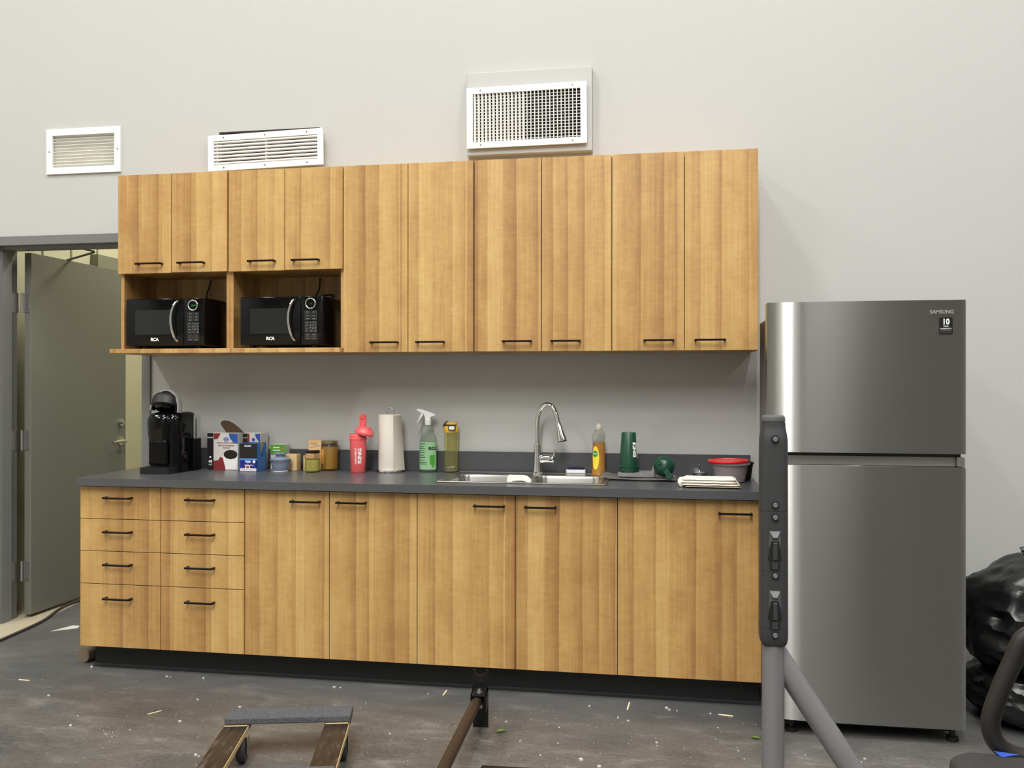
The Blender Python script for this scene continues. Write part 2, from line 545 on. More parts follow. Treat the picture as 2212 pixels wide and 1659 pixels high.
# door closer arm
bm = new(); box(bm, -.062, -.022, .2, .44, 2.03, 2.085, .006)
cl = obj('door_closer', bm, BLACKP, dr, True)
bm = new(); cyl(bm, (-.042, .38, 2.085), (-.042, .38, 2.127), .012, n=14); obj('closer_spindle', bm, BLACKP, cl, True)
ap = [Vector((HX - .042, HY + .38, 2.127)), at(203, 547, 'z', 2.127), at(176, 541, 'z', 2.127)]
for i in range(2):
    pa, pb = ap[i] - Vector((HX, HY, 0)), ap[i + 1] - Vector((HX, HY, 0))
    pa.z = pb.z = 2.1275 + .0065 * i
    d_ = pb - pa
    bm = new(); box(bm, 0, d_.length, -.009, .009, 0, .006, 0, 1, Matrix.Translation(pa) @ Matrix.Rotation(math.atan2(d_.y, d_.x), 4, 'Z')); obj('closer_arm', bm, BLACKP, cl)

# ------------------------------------------------------------------ handles


def handle(parent, xc, z, y, w=.138):
    bm = new()
    r = .0045
    for sx in (-1, 1):
        box(bm, xc + sx * (w / 2 - r) - r, xc + sx * (w / 2 - r) + r, y - .032, y, z - r, z + r)
    box(bm, xc - w / 2, xc + w / 2, y - .034, y - .025, z - r, z + r, .0012)
    return obj('handle', bm, HANDLE, parent)


G = .0016
DT = .019
# ------------------------------------------------------------------ wall cabinets
UX = [0.0034, 0.3011, 0.6053, 0.9041, 1.2047, 1.5311, 1.8546, 2.1771, 2.5030, 2.8314, 3.1593]
UT, US, UB, UD = 2.4172, 1.916, 1.5116, 0.3248
ulabels = ['oak look wall cabinet with open niche around the microwave showing a green clock',
           'oak look wall cabinet with open niche around the microwave with loose cord on top',
           'tall two door oak look wall cabinet beside the second microwave niche',
           'tall two door oak look wall cabinet directly above the kitchen sink',
           'tall two door oak look wall cabinet at the fridge end of the run']
for u in range(5):
    x0, xm, x1 = UX[2 * u], UX[2 * u + 1], UX[2 * u + 2]
    t = thing('wall_cabinet', ulabels[u], 'cabinet', (x0, 0, UB), group='wall cabinets over the counter')
    w, h = x1 - x0, UT - UB
    niche = u < 2
    by = -(UD - DT - .003)
    pt = .018
    bm = new()
    side0 = .006 if (niche and u == 0) else .0008
    box(bm, side0, side0 + pt, by, -.002, 0 if not niche else .0, h - .001)
    box(bm, w - pt - .0008, w - .0008, by, -.002, 0, h - .001)
    box(bm, side0 + pt, w - pt - .0008, by, -.002, h - pt - .001, h - .001)
    box(bm, side0 + pt, w - pt - .0008, -.012, -.002, pt, h - pt - .001)
    zb = US - UB if niche else 0
    if niche:
        box(bm, side0 + pt, w - pt - .0008, by, -.012, zb + .004, zb + .004 + pt)
    else:
        box(bm, side0 + pt, w - pt - .0008, by, -.012, .001, pt)
    obj('carcass', bm, WOOD, t)
    if niche:
        B('niche_shelf', -.012 if u == 0 else .0, w, -.372, -.0, .0005, .0225, WOOD, t, .001)
    for d in range(2):
        a, b = (x0, xm) if d == 0 else (xm, x1)
        a -= x0; b -= x0
        ga, gb_ = (G * 1.9, G) if d == 0 else (G, G * 1.9)
        do = B('door', a + ga, b - gb_, -UD, -UD + DT, zb + .001 + (0.002 if niche and d == 1 else 0), h, WOOD, t, .0008)
        hx = (b - .045 - .069) if d == 0 else (a + .045 + .069)
        handle(do, hx, zb + .047, -UD)

# ------------------------------------------------------------------ base cabinets
BX = [0.0, 0.4171, 0.8359, 1.2474, 1.6575, 2.0997, 2.5429, 3.1415]
BT, BB, BD = 0.8733, 0.1122, 0.61
ROWS = [BT, 0.7189, 0.5664, 0.4106, BB]


def base_unit(x0, x1, label, name='base_cabinet'):
    t = thing(name, label, 'cabinet', (x0, 0, 0), group='base cabinets under the counter')
    w = x1 - x0; pt = .018; by = -(BD - DT - .003)
    bm = new()
    box(bm, .0008, pt, by, -.002, BB, .872)
    box(bm, w - pt, w - .0008, by, -.002, BB, .872)
    box(bm, pt, w - pt, -.012, -.002, BB, .872)
    box(bm, pt, w - pt, by, -.012, BB, BB + pt)
    obj('carcass', bm, GAPM, t)
    return t, w


def front(t, a, b, z0, z1, name, hx, hz):
    d = B(name, a + G, b - G, -BD, -BD + DT, z0 + G, z1 - G, WOOD, t, .0008)
    handle(d, hx, hz, -BD)


for i, lab in ((0, 'four drawer oak look base cabinet at the open end beside the doorway'),
               (1, 'four drawer oak look base cabinet between drawer stack and two door cabinet')):
    t, w = base_unit(BX[i], BX[i + 1], lab, 'drawer_cabinet')
    for r in range(4):
        front(t, 0, w, ROWS[r + 1], ROWS[r], 'drawer', w / 2 - .003, ROWS[r] - (.052, .058, .060, .064)[r])
t, w = base_unit(BX[2], BX[4], 'two door oak look base cabinet next to the drawer stacks')
front(t, 0, BX[3] - BX[2], BB, BT, 'door', BX[3] - BX[2] - .04 - .069, BT - .048)
front(t, BX[3] - BX[2], w, BB, BT, 'door', BX[3] - BX[2] + .04 + .069, BT - .048)
t, w = base_unit(BX[4], BX[6], 'two door oak look sink base cabinet below the faucet')
front(t, 0, BX[5] - BX[4], BB, BT, 'door', BX[5] - BX[4] - .044 - .069, BT - .048)
front(t, BX[5] - BX[4], w, BB, BT, 'door', BX[5] - BX[4] + .044 + .069, BT - .048)
t, w = base_unit(BX[6], BX[7], 'single door oak look base cabinet beside the fridge')
front(t, 0, w, BB, BT, 'door', w - .04 - .069, BT - .055)

tk = tag(B('toe_kick', .03, BX[7] - .002, -.535, -.515, 0, BB - .001, KICK), 'black toe kick board running under the base cabinets', 'toe kick')
bm = new()
prism(bm, [(-.5355, .0008), (-.556, .0008), (-.556, .002), (-.548, .003), (-.541, .006), (-.5355, .011)], 'x', .03, BX[7] - .004)
cv = obj('cove_strip', bm, P('dark rubber cove', (24, 24, 25), 0.7), tk, True)

# ------------------------------------------------------------------ countertop
CT, CB, CF = 0.914, 0.878, -0.643
SX0, SX1, SY0, SY1 = 1.722, 2.492, -0.528, -0.058      # sink rim outline
ho = .012
hx0, hx1, hy0, hy1 = SX0 + ho, SX1 - ho, SY0 + ho, SY1 - ho
ctop = thing('countertop', 'charcoal laminate countertop running over all base cabinets', 'countertop', (0, 0, CB))
bm = new()
for a, b, c, d in ((-.004, hx0, CF, 0), (hx1, BX[7] + .012, CF, 0), (hx0, hx1, CF, hy0), (hx0, hx1, hy1, 0)):
    box(bm, a, b, c, d, 0, CT - CB)
obj('worktop', bm, COUNTER, ctop)
B('backsplash', -.0, BX[7] + .012, -.02, -.0005, CT - CB, 1.016 - CB, COUNTER, ctop, .001)

# ------------------------------------------------------------------ sink
sk = thing('sink', 'double bowl stainless drop-in sink set into the countertop', 'sink', (SX0, SY0, CT))
sw, sd = SX1 - SX0, SY1 - SY0
bowls = [(.035, .372, .035, .355), (.412, .738, .035, .355)]
bm = new()
gx = [0, bowls[0][0], bowls[0][1], bowls[1][0], bowls[1][1], sw]
gy = [0, .035, .355, sd]
vg = {}


def gv(i, j):
    if (i, j) not in vg: vg[i, j] = bm.verts.new((gx[i], gy[j], .003))
    return vg[i, j]


for i in range(5):
    for j in range(3):
        if j == 1 and i in (1, 3): continue
        bm.faces.new((gv(i, j), gv(i + 1, j), gv(i + 1, j + 1), gv(i, j + 1)))
# raised rolled edge
for (xa, xb, ya, yb) in ((0, sw, 0, .008), (0, sw, sd - .008, sd), (0, .008, 0, sd), (sw - .008, sw, 0, sd)):
    box(bm, xa, xb, ya, yb, .0002, .0055, .002)
obj('rim', bm, STEEL, sk)
for (a, b, c, d) in bowls:
    bm = new()
    secs = []
    for (ins, z, r) in ((-.002, .0035, .055), (.004, .0005, .052), (.008, -.012, .05), (.018, -.15, .05), (.04, -.172, .045), (.09, -.178, .03)):
        secs.append([(x, y, z) for x, y in rrect(b - a - 2 * ins, d - c - 2 * ins, r, 6, (a + b) / 2, (c + d) / 2)])
    loft(bm, secs, False); bm.faces.new([v for v in bm.verts][-len(secs[0]):])
    # corner fillers of the rim plane
    bw = obj('bowl', bm, STEEL, sk, True)
    bm = new(); lathe(bm, [(.0, -.174), (.03, -.174), (.042, -.1765), (.044, -.178)], 24, ((a + b) / 2, (c + d) / 2, 0)); obj('drain', bm, CHROME, bw, True)
    for cx_, cy_, s1, s2 in ((a, c, 1, 1), (b, c, -1, 1), (b, d, -1, -1), (a, d, 1, -1)):
        arc = [(cx_ + s1 * (.055 - .055 * math.cos(k * PI / 12)), cy_ + s2 * (.055 - .055 * math.sin(k * PI / 12)), .003) for k in range(7)]
        bm = new()
        vs = [bm.verts.new((cx_, cy_, .003))] + [bm.verts.new(p) for p in arc]
        for k in range(1, 7): bm.faces.new((vs[0], vs[k], vs[k + 1]))
        obj('rim_corner', bm, STEEL, bw)

# ------------------------------------------------------------------ faucet
fx, fy = 2.128, -.098
ft = thing('faucet', 'tall chrome gooseneck pull-down faucet behind the sink divider', 'faucet', (fx, fy, CT + .003))
L('base', [(0, 0), (.031, 0), (.031, .006), (.026, .009), (.022, .04), (.0195, .10), (.0185, .145), (.014, .148), (0, .148)], CHROME, ft)
T('spout', [(0, 0, .14), (-.001, 0, .20), (0, -.002, .262), (.012, -.01, .312), (.04, -.022, .340), (.072, -.036, .335), (.095, -.046, .298), (.108, -.052, .25)], .0115, CHROME, ft, 16, 8)
bm = new(); tube(bm, [Vector((.108, -.052, .252)), Vector((.112, -.054, .238)), Vector((.118, -.057, .21)), Vector((.125, -.06, .182)), Vector((.129, -.062, .166))], [.0125, .0145, .018, .023, .0245], 20)
hd = obj('spray_head', bm, CHROME, ft, True)
bm = new(); tube(bm, [Vector((.1288, -.0619, .167)), Vector((.1295, -.0622, .1635))], [.021, .0205], 20); obj('spray_face', bm, BLACKM, hd, True)
bm = new(); tube(bm, smoothpath([(.008, 0, .07), (.03, -.008, .075), (.055, -.012, .075), (.082, -.014, .075)]), [.012, .015, .0185, .0205, .0215, .022, .022, .022, .0215, .021, .021, .021, .021, .021, .021, .0205, .0205, .02, .019], 20)
lv = obj('valve', bm, CHROME, ft, True)
T('lever', [(.076, -.014, .083), (.083, -.016, .094), (.086, -.017, .118)], .0052, CHROME, ft, 10, 5)

# ------------------------------------------------------------------ microwaves
GREENL = bpy.data.materials.new('green clock digits'); GREENL.use_nodes = True
gb = GREENL.node_tree.nodes['Principled BSDF']; gb.inputs['Base Color'].default_value = (0, .1, 0, 1)
gb.inputs['Emission Color'].default_value = (.1, .8, .15, 1); gb.inputs['Emission Strength'].default_value = 0.3
GREEND = GREENL.copy(); GREEND.name = 'faint clock digits'; GREEND.node_tree.nodes['Principled BSDF'].inputs['Emission Strength'].default_value = 0.06
WINM = P('dark microwave window', (30, 32, 30), 0.22)
KEYM = P('key outline grey', (120, 120, 118), 0.5)


def microwave(x, yf, label, lit):
    z = UB + .0225
    t = thing('microwave', label, 'microwave', (x, yf, z), group='microwaves in the niches')
    w, h, d = .428, .254, .30
    f0 = .014
    for sx in (.04, w - .06):
        for sy in (.05, d - .05):
            bm = new(); cyl(bm, (sx, sy, 0), (sx, sy, f0), .014, .016, 14); obj('foot', bm, BLACKM, t, True)
    B('body', .002, w - .002, .018, d, f0, h, BLACKG, t, .004, 2, smooth=True)
    dw = .315
    dr_ = B('door', 0, dw, 0, .0175, f0 + .002, h - .002, BLACKG, t, .004, 2, smooth=True)
    B('window', .052, .052 + .202, -.0006, .001, .072, .195, WINM, dr_)
    text('logo', 'RCA', .0215, WHITET, dr_, (.158, -.0004, .047), bold=.045)
    pts = [(.285, -.002, .236), (.278, -.02, .222), (.267, -.029, .18), (.264, -.031, .14), (.268, -.029, .10), (.279, -.02, .055), (.286, -.002, .04)]
    bm = new(); tube(bm, smoothpath(pts, 6), .0075, 12, True, .75); obj('handle', bm, CHROME, dr_, True)
    cp = B('control_panel', dw + .0015, w, 0, .0175, f0 + .002, h - .002, BLACKG, t, .004, 2, smooth=True)
    cx, cz = dw + .052, .222
    bm = new()
    n = 36
    for k in range(n):
        pass
    ring_pts = [Vector((cx + .0245 * math.cos(2 * PI * k / n), -.004, cz - .006 + .0245 * math.sin(2 * PI * k / n))) for k in range(n + 1)]
    tube(bm, ring_pts, .0036, 10, False)
    obj('dial_ring', bm, CHROME, cp, True)
    flat('display', disc(cx, cz - .006, .022), BLACKG, cp, -.0002, .001)
    text('clock_digits', '12:14' if lit else '1:4', .0125 if lit else .012, GREENL if lit else GREEND, cp, (cx, -.0016, cz - .007), shear=.12)

    def key(x0, x1, z0, z1, lab=None):
        bm = new()
        th = .0006
        for a, b, c, e in ((x0, x1, z0, z0 + th), (x0, x1, z1 - th, z1), (x0, x0 + th, z0, z1), (x1 - th, x1, z0, z1)):
            box(bm, a, b, -.0006, .0004, c, e)
        ko = obj('key', bm, KEYM, cp)
        if lab:
            text('key_print', lab, (z1 - z0) * .72, WHITET, ko, ((x0 + x1) / 2, -.0003, (z0 + z1) / 2), ext=.0003, sx=.8)
        else:
            bm = new(); box(bm, x0 + (x1 - x0) * .22, x1 - (x1 - x0) * .22, -.0006, .0003, (z0 + z1) / 2 - .0014, (z0 + z1) / 2 + .0010); obj('key_print', bm, GREYT, ko)
    X0, X1 = cx - .030, cx + .030
    zz = .181
    for r in range(3):
        key(X0, cx - .002, zz - .0125, zz); key(cx + .002, X1, zz - .0125, zz); zz -= .0158
    zz -= .003
    nums = [['1', '2', '3'], ['4', '5', '6'], ['7', '8', '9']]
    for r in range(3):
        key(X0, X0 + .018, zz - .0115, zz)
        for k in range(3):
            xa = X0 + .0215 + k * .0135
            key(xa, xa + .0115, zz - .0115, zz, nums[r][k])
        zz -= .0142
    key(X0, X0 + .018, zz - .0115, zz); key(X0 + .0215, X0 + .0455, zz - .0115, zz); key(X0 + .0485, X1, zz - .0115, zz, '0'); zz -= .0175
    for r in range(2):
        key(X0, cx - .002, zz - .0135, zz); key(cx + .002, X1, zz - .0135, zz); zz -= .0165
    return t


M1 = at(272, 700, 'y', -.345); M2 = at(519, 700, 'y', -.345)
m1 = microwave(M1.x, -.345, 'black microwave with green clock in the niche at the doorway end', True)
m2 = microwave(M2.x, -.345, 'black microwave in the niche next to the tall cabinets', False)
T('power_cord', [(.27, .312, .25), (.272, .305, .30), (.285, .31, .345), (.29, .315, .378)], .0045, BLACKM, m1, 8)
T('power_cord', [(.27, .312, .25), (.268, .30, .275), (.285, .308, .32), (.288, .314, .378)], .0045, BLACKM, m2, 8)
T('cord_loop', [(.372, .10, .258), (.385, .14, .27), (.41, .18, .275), (.425, .16, .262), (.424, .11, .2585)], .0045, BLACKM, m2, 8)

# ------------------------------------------------------------------ vents
VENTW = P('white vent enamel', (236, 235, 230), 0.45)
SCREW = P('screw head', (120, 120, 118), 0.4, 0.8)


def vframe(t, w, h, b, y0, y1):
    """mitred flange made of four bars"""
    for nm, poly in (('frame_bar', [(0, 0), (w, 0), (w - b, b), (b, b)]), ('frame_bar', [(0, h), (b, h - b), (w - b, h - b), (w, h)]),
                     ('frame_bar', [(0, 0), (b, b), (b, h - b), (0, h)]), ('frame_bar', [(w, 0), (w, h), (w - b, h - b), (w - b, b)])):
        bm = new(); prism(bm, poly, 'y', y0, y1)
        obj(nm, bm, VENTW, t)


def screws(t, pts, y):
    for x, z in pts:
        bm = new(); cyl(bm, (x, y, z), (x, y - .002, z), .0045, .0035, 12); obj('screw', bm, SCREW, t, True)


def slat_mesh(l, d, th, ang, axis):
    bm = new()
    if axis == 'x': box(bm, 0, l, -d / 2, d / 2, -th / 2, th / 2, 0, 1, Matrix.Rotation(ang, 4, 'X'))
    else: box(bm, -th / 2, th / 2, -d / 2, d / 2, 0, l, 0, 1, Matrix.Rotation(ang, 4, 'Z'))
    me = bpy.data.meshes.new('slat'); bmesh.ops.recalc_face_normals(bm, faces=bm.faces); bm.to_mesh(me); bm.free(); me.materials.append(VENTW)
    return me


def slat(me, t, loc, nm='slat'):
    o = bpy.data.objects.new(nm, me); C.objects.link(o); o.parent = t; o.location = loc
    return o


# transfer grille over the doorway
t = thing('transfer_grille', 'small white louvred grille on the wall over the doorway, open to the room behind', 'vent', (-.640, 0, 2.522))
w, h = .450, .249
vframe(t, w, h, .036, -.012, 0)
me = slat_mesh(w - .072, .024, .002, -.62, 'x')
for k in range(10): slat(me, t, (.036, .008, .045 + k * .0182))
for x in (w / 2, w * .36, w * .8): B('mullion', x - .003, x + .003, .02, .028, .036, h - .036, VENTW, t)
screws(t, [(.018, h / 2), (w - .018, h / 2)], -.012)
# loose return grille standing on the cabinet top
t = thing('return_grille', 'long white slatted grille hanging crooked above the microwave cabinets', 'vent', (.340, -.020, 2.4955), rz=math.radians(-1.2), ry=math.radians(-.8))
w, h = .652, .190
vframe(t, w, h, .031, -.012, 0)
me = slat_mesh(w - .062, .016, .0075, -.15, 'x')
for k in range(7): slat(me, t, (.031, .0, .040 + k * .0186))
for x in (.045, w / 2): B('mullion', x - .004, x + .004, .003, .018, .031, h - .031, VENTW, t)
screws(t, [(.09, .015), (w / 2, .015), (w - .09, .015), (.09, h - .015), (w / 2, h - .015), (w - .09, h - .015)], -.012)
# big supply register on a plastered duct end
t = thing('supply_register', 'large white register with upright blades on a boxed duct end', 'vent', (1.757, 0, 2.515))
bm = new(); box(bm, 0, .634, -.046, 0, .0, .418, .003)
db = obj('duct_end', bm, WALLM, t)
tf = bpy.data.objects.new('register_face', None); C.objects.link(tf); tf.parent = t
tf.location = (.006, -.060, .030); tf.rotation_euler = (0, math.radians(-.35), 0); tf.empty_display_size = .03
w, h = .604, .304
vframe(tf, w, h, .031, -.008, .004)
B('throat_shade', .028, w - .028, .0105, .0125, .028, h - .028, DARKV, tf)  # black sheet painting the shade behind the register blades
me = slat_mesh(h - .062, .013, .003, -.62, 'z'); me2 = slat_mesh(h - .062, .013, .003, -.12, 'z')
for k in range(28):
    o = slat(me if k < 14 else me2, tf, (.041 + k * .0190, -.001, .031))
me = slat_mesh(w - .062, .003, .0028, 0, 'x'); me.name = 'cross_bar'
for k in range(15): slat(me, tf, (.031, .0085, .042 + k * .0157), 'cross_bar')
screws(tf, [(.07, .015), (w - .07, .015), (.07, h - .015), (w - .07, h - .015)], -.008)

# ------------------------------------------------------------------ fridge
FX0, FX1, FY = 3.172, 3.858, -.862
fz0, fz1 = .06, 1.676
fg = thing('fridge', 'stainless top freezer fridge standing beside the cabinet run', 'fridge', (0, 0, 0))
B('body', FX0 + .012, FX1 - .006, FY + .075, -.13, .045, 1.645, FRSIDE, fg, .006, 2)
FXL = at(1658, 656.7, 'y', FY).x; FXR = at(2084, 648, 'y', FY).x + .004


def fdoor(name, z0, z1):
    """door slab whose front rolls back at both flanks"""
    bm = new(); secs = []
    n = 24
    xs_ = [FXL + (FXR - FXL) * k / n for k in range(n + 1)]
    xs_ = sorted(set(xs_ + [FXL + .004, FXL + .010, FXL + .02, FXL + .035, FXL + .05, FXL + .065, FXL + .075, FXL + .1, FXL + .125, FXL + .14, FXR - .004, FXR - .012, FXR - .03]))

    def fy_(x):
        s = (x - FXL) / (FXR - FXL)
        y = FY - .004 * math.sin(PI * s)
        dl, dr2 = x - FXL, FXR - x
        if dl < .15: y += .0185 * (1 - dl / .15) ** 2
        if dr2 < .02: y += .0006 * (1 - dr2 / .02) ** 2
        return y
    prof = [(x, fy_(x)) for x in xs_] + [(FXR, FY + .07), (FXL, FY + .07)]
    prism(bm, prof, 'z', z0, z1)
    return obj(name, bm, INOX, fg, True)


fd1 = fdoor('freezer_door', 1.096, fz1)
fd2 = fdoor('fridge_door', fz0, 1.046)
bm = new(); box(bm, FXL + .004, FXR - .028, FY + .026, FY + .074, 1.046, 1.084, .002); obj('grip_recess', bm, P('grip grey', (150, 148, 142), 0.35, 0.8), fg)
B('grip_end', FXR - .028, FXR - .001, FY + .006, FY + .06, 1.0475, 1.0835, P('grip end grey', (130, 126, 122), 0.4, 0.6), fg, .002)
B('gasket', FXL + .006, FXR - .012, FY + .02, FY + .076, 1.0845, 1.0955, BLACKM, fg)
B('top_hinge', FX0 + .03, FX0 + .13, FY + .03, FY + .16, 1.646, 1.672, FRSIDE, fg, .006)
B('base_grille', FX0 + .01, FX1 - .01, FY + .10, FY + .12, .018, .06, BLACKM, fg)
for x in (FX0 + .06, FX1 - .035):
    bm = new(); lathe(bm, [(0, 0), (.021, 0), (.023, .004), (.022, .016), (.011, .02), (.011, .045), (0, .045)], 20, (x, FY + .055, 0)); obj('foot', bm, BLACKM, fg, True)
for x in (FX0 + .06, FX1 - .06):
    bm = new(); cyl(bm, (x, -.2, 0), (x, -.2, .046), .02, n=16); obj('foot', bm, BLACKM, fg, True)
BADGE = P('fridge badge', (190, 187, 178), 0.35, 0.7)
bc = at(2034.5, 674, 'y', FY - .004)
text('brand_lettering', 'SAMSUNG', .0185, BADGE, fd1, (bc.x, FY - .0045, bc.z), bold=.03, sx=1.0)
s0 = at(2028.5, 686, 'y', FY - .004); s1 = at(2058, 722, 'y', FY - .004)
SX_ = (s0.x + s1.x) / 2; sh = s0.z - s1.z; swd = s1.x - s0.x
st = B('warranty_sticker', s0.x, s1.x, FY - .0042, FY - .002, s1.z, s0.z, P('black sticker', (20, 19, 20), 0.35), fd1)
text('sticker_print', '10', .030, WHITET, st, (SX_, FY - .0044, s0.z - .0165), bold=.03, sx=.85)
text('sticker_print', 'YEAR', .0085, WHITET, st, (SX_, FY - .0044, s0.z - .0335), sx=.95)
text('sticker_print', 'WARRANTY', .0078, WHITET, st, (SX_, FY - .0044, s0.z - .0425), sx=.95)
for dz in (.0495, .0545): B('sticker_line', s0.x + .004, s1.x - .005, FY - .0046, FY - .0041, s0.z - dz - .0008, s0.z - dz, GREYT, st)
# brand.. no further lettering

# ------------------------------------------------------------------ things on the counter
Z = CT + .0005


def on(px, py):
    p = at(px, py, 'z', CT); return p.x, p.y


def xc(px, y, z=.95):
    """world x that shows at photo column px for a thing standing at depth y"""
    return at(px, 1000, 'y', y).x


# coffee maker
t = thing('coffee_maker', 'black single-serve coffee maker with its lid open on the counter', 'coffee maker', (.262, -.300, Z), rz=math.radians(2))
KW, KD = .172, .27
bm = new()
secs = []
for z, s in ((0, .97), (.004, 1), (.20, 1.0), (.255, .99), (.282, .95), (.296, .86), (.302, .70)):
    secs.append([(x + .008, y + .05, z) for x, y in rrect(KW * s, .225 * s, .05 * s, 6, 0, 0)])
loft(bm, secs); body = obj('body', bm, BLACKG, t, True)
bm = new(); secs = []
for z, s in ((.03, .86), (.06, .87), (.17, .92), (.20, .97), (.245, 1.0), (.27, .97), (.288, .85), (.296, .7)):
    secs.append([(x - .006, y, z) for x, y in rrect(KW * .86 * s, .135 * s, .06 * s, 7, 0, -.02)])
loft(bm, secs); obj('brew_housing', bm, BLACKG, t, True)
bm = new(); prism(bm, rrect(KW * .98, .17, .045, 7, -.004, -.045), 'z', 0, .03); tr = obj('drip_tray', bm, BLACKM, t, True)
bm = new(); prism(bm, rrect(KW * .8, .13, .035, 6, -.004, -.045), 'z', .03, .033); obj('drip_grate', bm, BLACKP, tr, True)
B('mug_bay', -.05, .05, -.0895, -.06, .04, .165, BLACKG, t, .01, 2)
# open lid: a hood tipped back with a silver rim handle
bm = new(); secs = []
for k, (s, a) in enumerate(((.74, 0), (1.0, .008), (1.0, .03), (.96, .05), (.8, .066), (.5, .074))):
    secs.append([Vector((x * s, y * s, a)) for x, y in rrect(.135, .125, .058, 7)])
M = Matrix.Translation((-.004, -.012, .322)) @ Matrix.Rotation(math.radians(-24), 4, 'X')
rs = loft(bm, secs); bmesh.ops.transform(bm, matrix=M, verts=bm.verts)
ld_ = obj('lid', bm, BLACKM, t, True)
bm = new(); cyl(bm, (0, 0, -.012), (0, 0, .0), .042, .052, 20); bmesh.ops.transform(bm, matrix=M, verts=bm.verts); obj('pod_cone', bm, BLACKG, ld_, True)
arch = [(.074 * math.cos(a), -.012 - .0 + .02 * math.sin(a), .105 * math.sin(a) + .305) for a in [math.radians(q) for q in range(-4, 186, 10)]]
bm = new(); tube(bm, [Vector(p) for p in arch], .010, 10, True, 1.9); obj('lid_handle', bm, P('silver plastic', (170, 170, 168), 0.3, 0.6), ld_, True)
arch = [(.064 * math.cos(a), -.020 + .02 * math.sin(a), .088 * math.sin(a) + .305) for a in [math.radians(q) for q in range(-4, 186, 10)]]
bm = new(); tube(bm, [Vector(p) for p in arch], .009, 10, True, 1.7); obj('handle_inlay', bm, BLACKG, ld_, True)
CLEAR = P('clear plastic', (235, 238, 236), 0.08, 0, Transmission_Weight=0.95, IOR=1.1)
B('water_tank', KW / 2 + .009, KW / 2 + .02, .09, .15, .165, .285, CLEAR, t, .004, 2)
B('tank_base', KW / 2 + .0, KW / 2 + .023, .07, .15, 0, .165, BLACKG, t, .004)


def carton(name, label, x, y, w, d, h, m, rz=0, group=None, top=True):
    t = thing(name, label, 'box', (x, y, Z), rz, group)
    bm = new(); box(bm, 0, w, 0, d, 0, h, .0008)
    b = obj('carton', bm, m, t)
    return t, b


CBLACK = P('print black', (22, 20, 20), 0.45)
CWHITE = P('print warm white', (208, 204, 199), 0.5)
CRED = P('print dark red', (130, 38, 40), 0.5)
CBLUE = P('print blue', (44, 82, 160), 0.45)
CNAVY = P('print navy', (26, 30, 120), 0.45)
CBROWN = P('raw brown card', (78, 58, 38), 0.75)
CTAN = P('kraft tan card', (220, 188, 134), 0.6)
COFF = P('print coffee', (34, 22, 18), 0.4)
CLBLUE = P('print light blue', (80, 140, 220), 0.45)
CMUG = P('print mug grey', (238, 236, 232), 0.5)

cx_, cy_ = on(445, 1015)


def coffee_face(t, b, w, h, full=True):
    y = -.0004
    bw = w * .205
    flat('side_band', rect(0, bw, 0, h), CBLACK, b, y)
    # red corner blossoms and mug
    flat('red_patch', [(bw, 0), (w * .62, 0), (w * .55, h * .18), (w * .5, h * .33), (w * .42, h * .35), (w * .36, h * .26), (bw, h * .24)], CRED, b, y)
    flat('red_patch', [(bw + .002, h * .83), (w * .34, h * .84), (w * .4, h * .93), (w * .44, h - .001), (bw + .002, h - .001)], CRED, b, y)
    flat('blue_patch', [(w * .70, h - .001), (w * .74, h * .86), (w * .84, h * .76), (w - .001, h * .70), (w - .001, h - .001)], CBLUE, b, y)
    flat('mug_print', [(w * .52, h * .42), (w * .58, h * .12), (w * .6, h * .01), (w * .95, h * .01), (w * .98, h * .2), (w - .001, h * .42), (w * .9, h * .34), (w * .75, h * .31), (w * .6, h * .35)], CMUG, b, y - .0003)
    flat('coffee_print', disc(w * .765, h * .42, w * .225, h * .125), COFF, b, y - .0007)
    flat('logo_disc', disc(w * .62, h * .83, w * .085, h * .06), CBLUE, b, y - .0003)
    text('logo_print', 'Great\nValue', .0085, WHITET, b, (w * .62, y - .0009, h * .83), ext=.0003)
    redp = CRED
    text('coffee_name', 'Medium Roast Coffee', .0115, redp, b, (w * .62, y - .0008, h * .735), ext=.0003)
    text('coffee_name', 'Café de torréfaction', .0110, redp, b, (w * .62, y - .0008, h * .665), ext=.0003)
    text('coffee_name', 'moyenne', .0110, redp, b, (w * .62, y - .0008, h * .605), ext=.0003)
    text('band_print', 'KEURIG', .0095, WHITET, b, (bw / 2, y - .0008, h * .875), bold=.02, ext=.0003)
    text('band_print', '48', .020, WHITET, b, (bw / 2, y - .0008, h * .225), bold=.03, ext=.0003)
    text('band_print', 'CUP', .0105, WHITET, b, (bw / 2, y - .0008, h * .14), bold=.01, ext=.0003)
    B('cup_icon', bw / 2 - .005, bw / 2 + .005, y - .0008, y, h * .325, h * .365, WHITET, b)


cw, cdp, ch = .170, .115, .190
t, b = carton('coffee_box', 'white and red coffee pod box with black band, its brown flap standing up', cx_, -.158, cw, cdp, ch, CWHITE)
coffee_face(t, b, cw, ch)
bm = new()
fl = [(.030, 0), (.018, .018), (.006, .034), (.0, .050), (.008, .060), (.026, .065), (.05, .061), (.075, .048), (.098, .03), (.118, .012), (.128, 0)]
va = prism(bm, fl, 'y', 0, .0012)
fo = obj('flap', bm, CBROWN, b); fo.location = (.050, .05, ch); fo.rotation_euler = (.12, 0, 0)
t, b = carton('coffee_box', 'second white coffee pod box tucked behind the blue tea box', .580, -.112, .098, .088, .189, CWHITE)
flat('side_band', rect(0, .024, 0, .187), CBLACK, b, -.0004)
flat('red_patch', rect(.0245, .036, .14, .186), CRED, b, -.0004)
flat('logo_disc', disc(.058, .155, .009), CBLUE, b, -.0004)
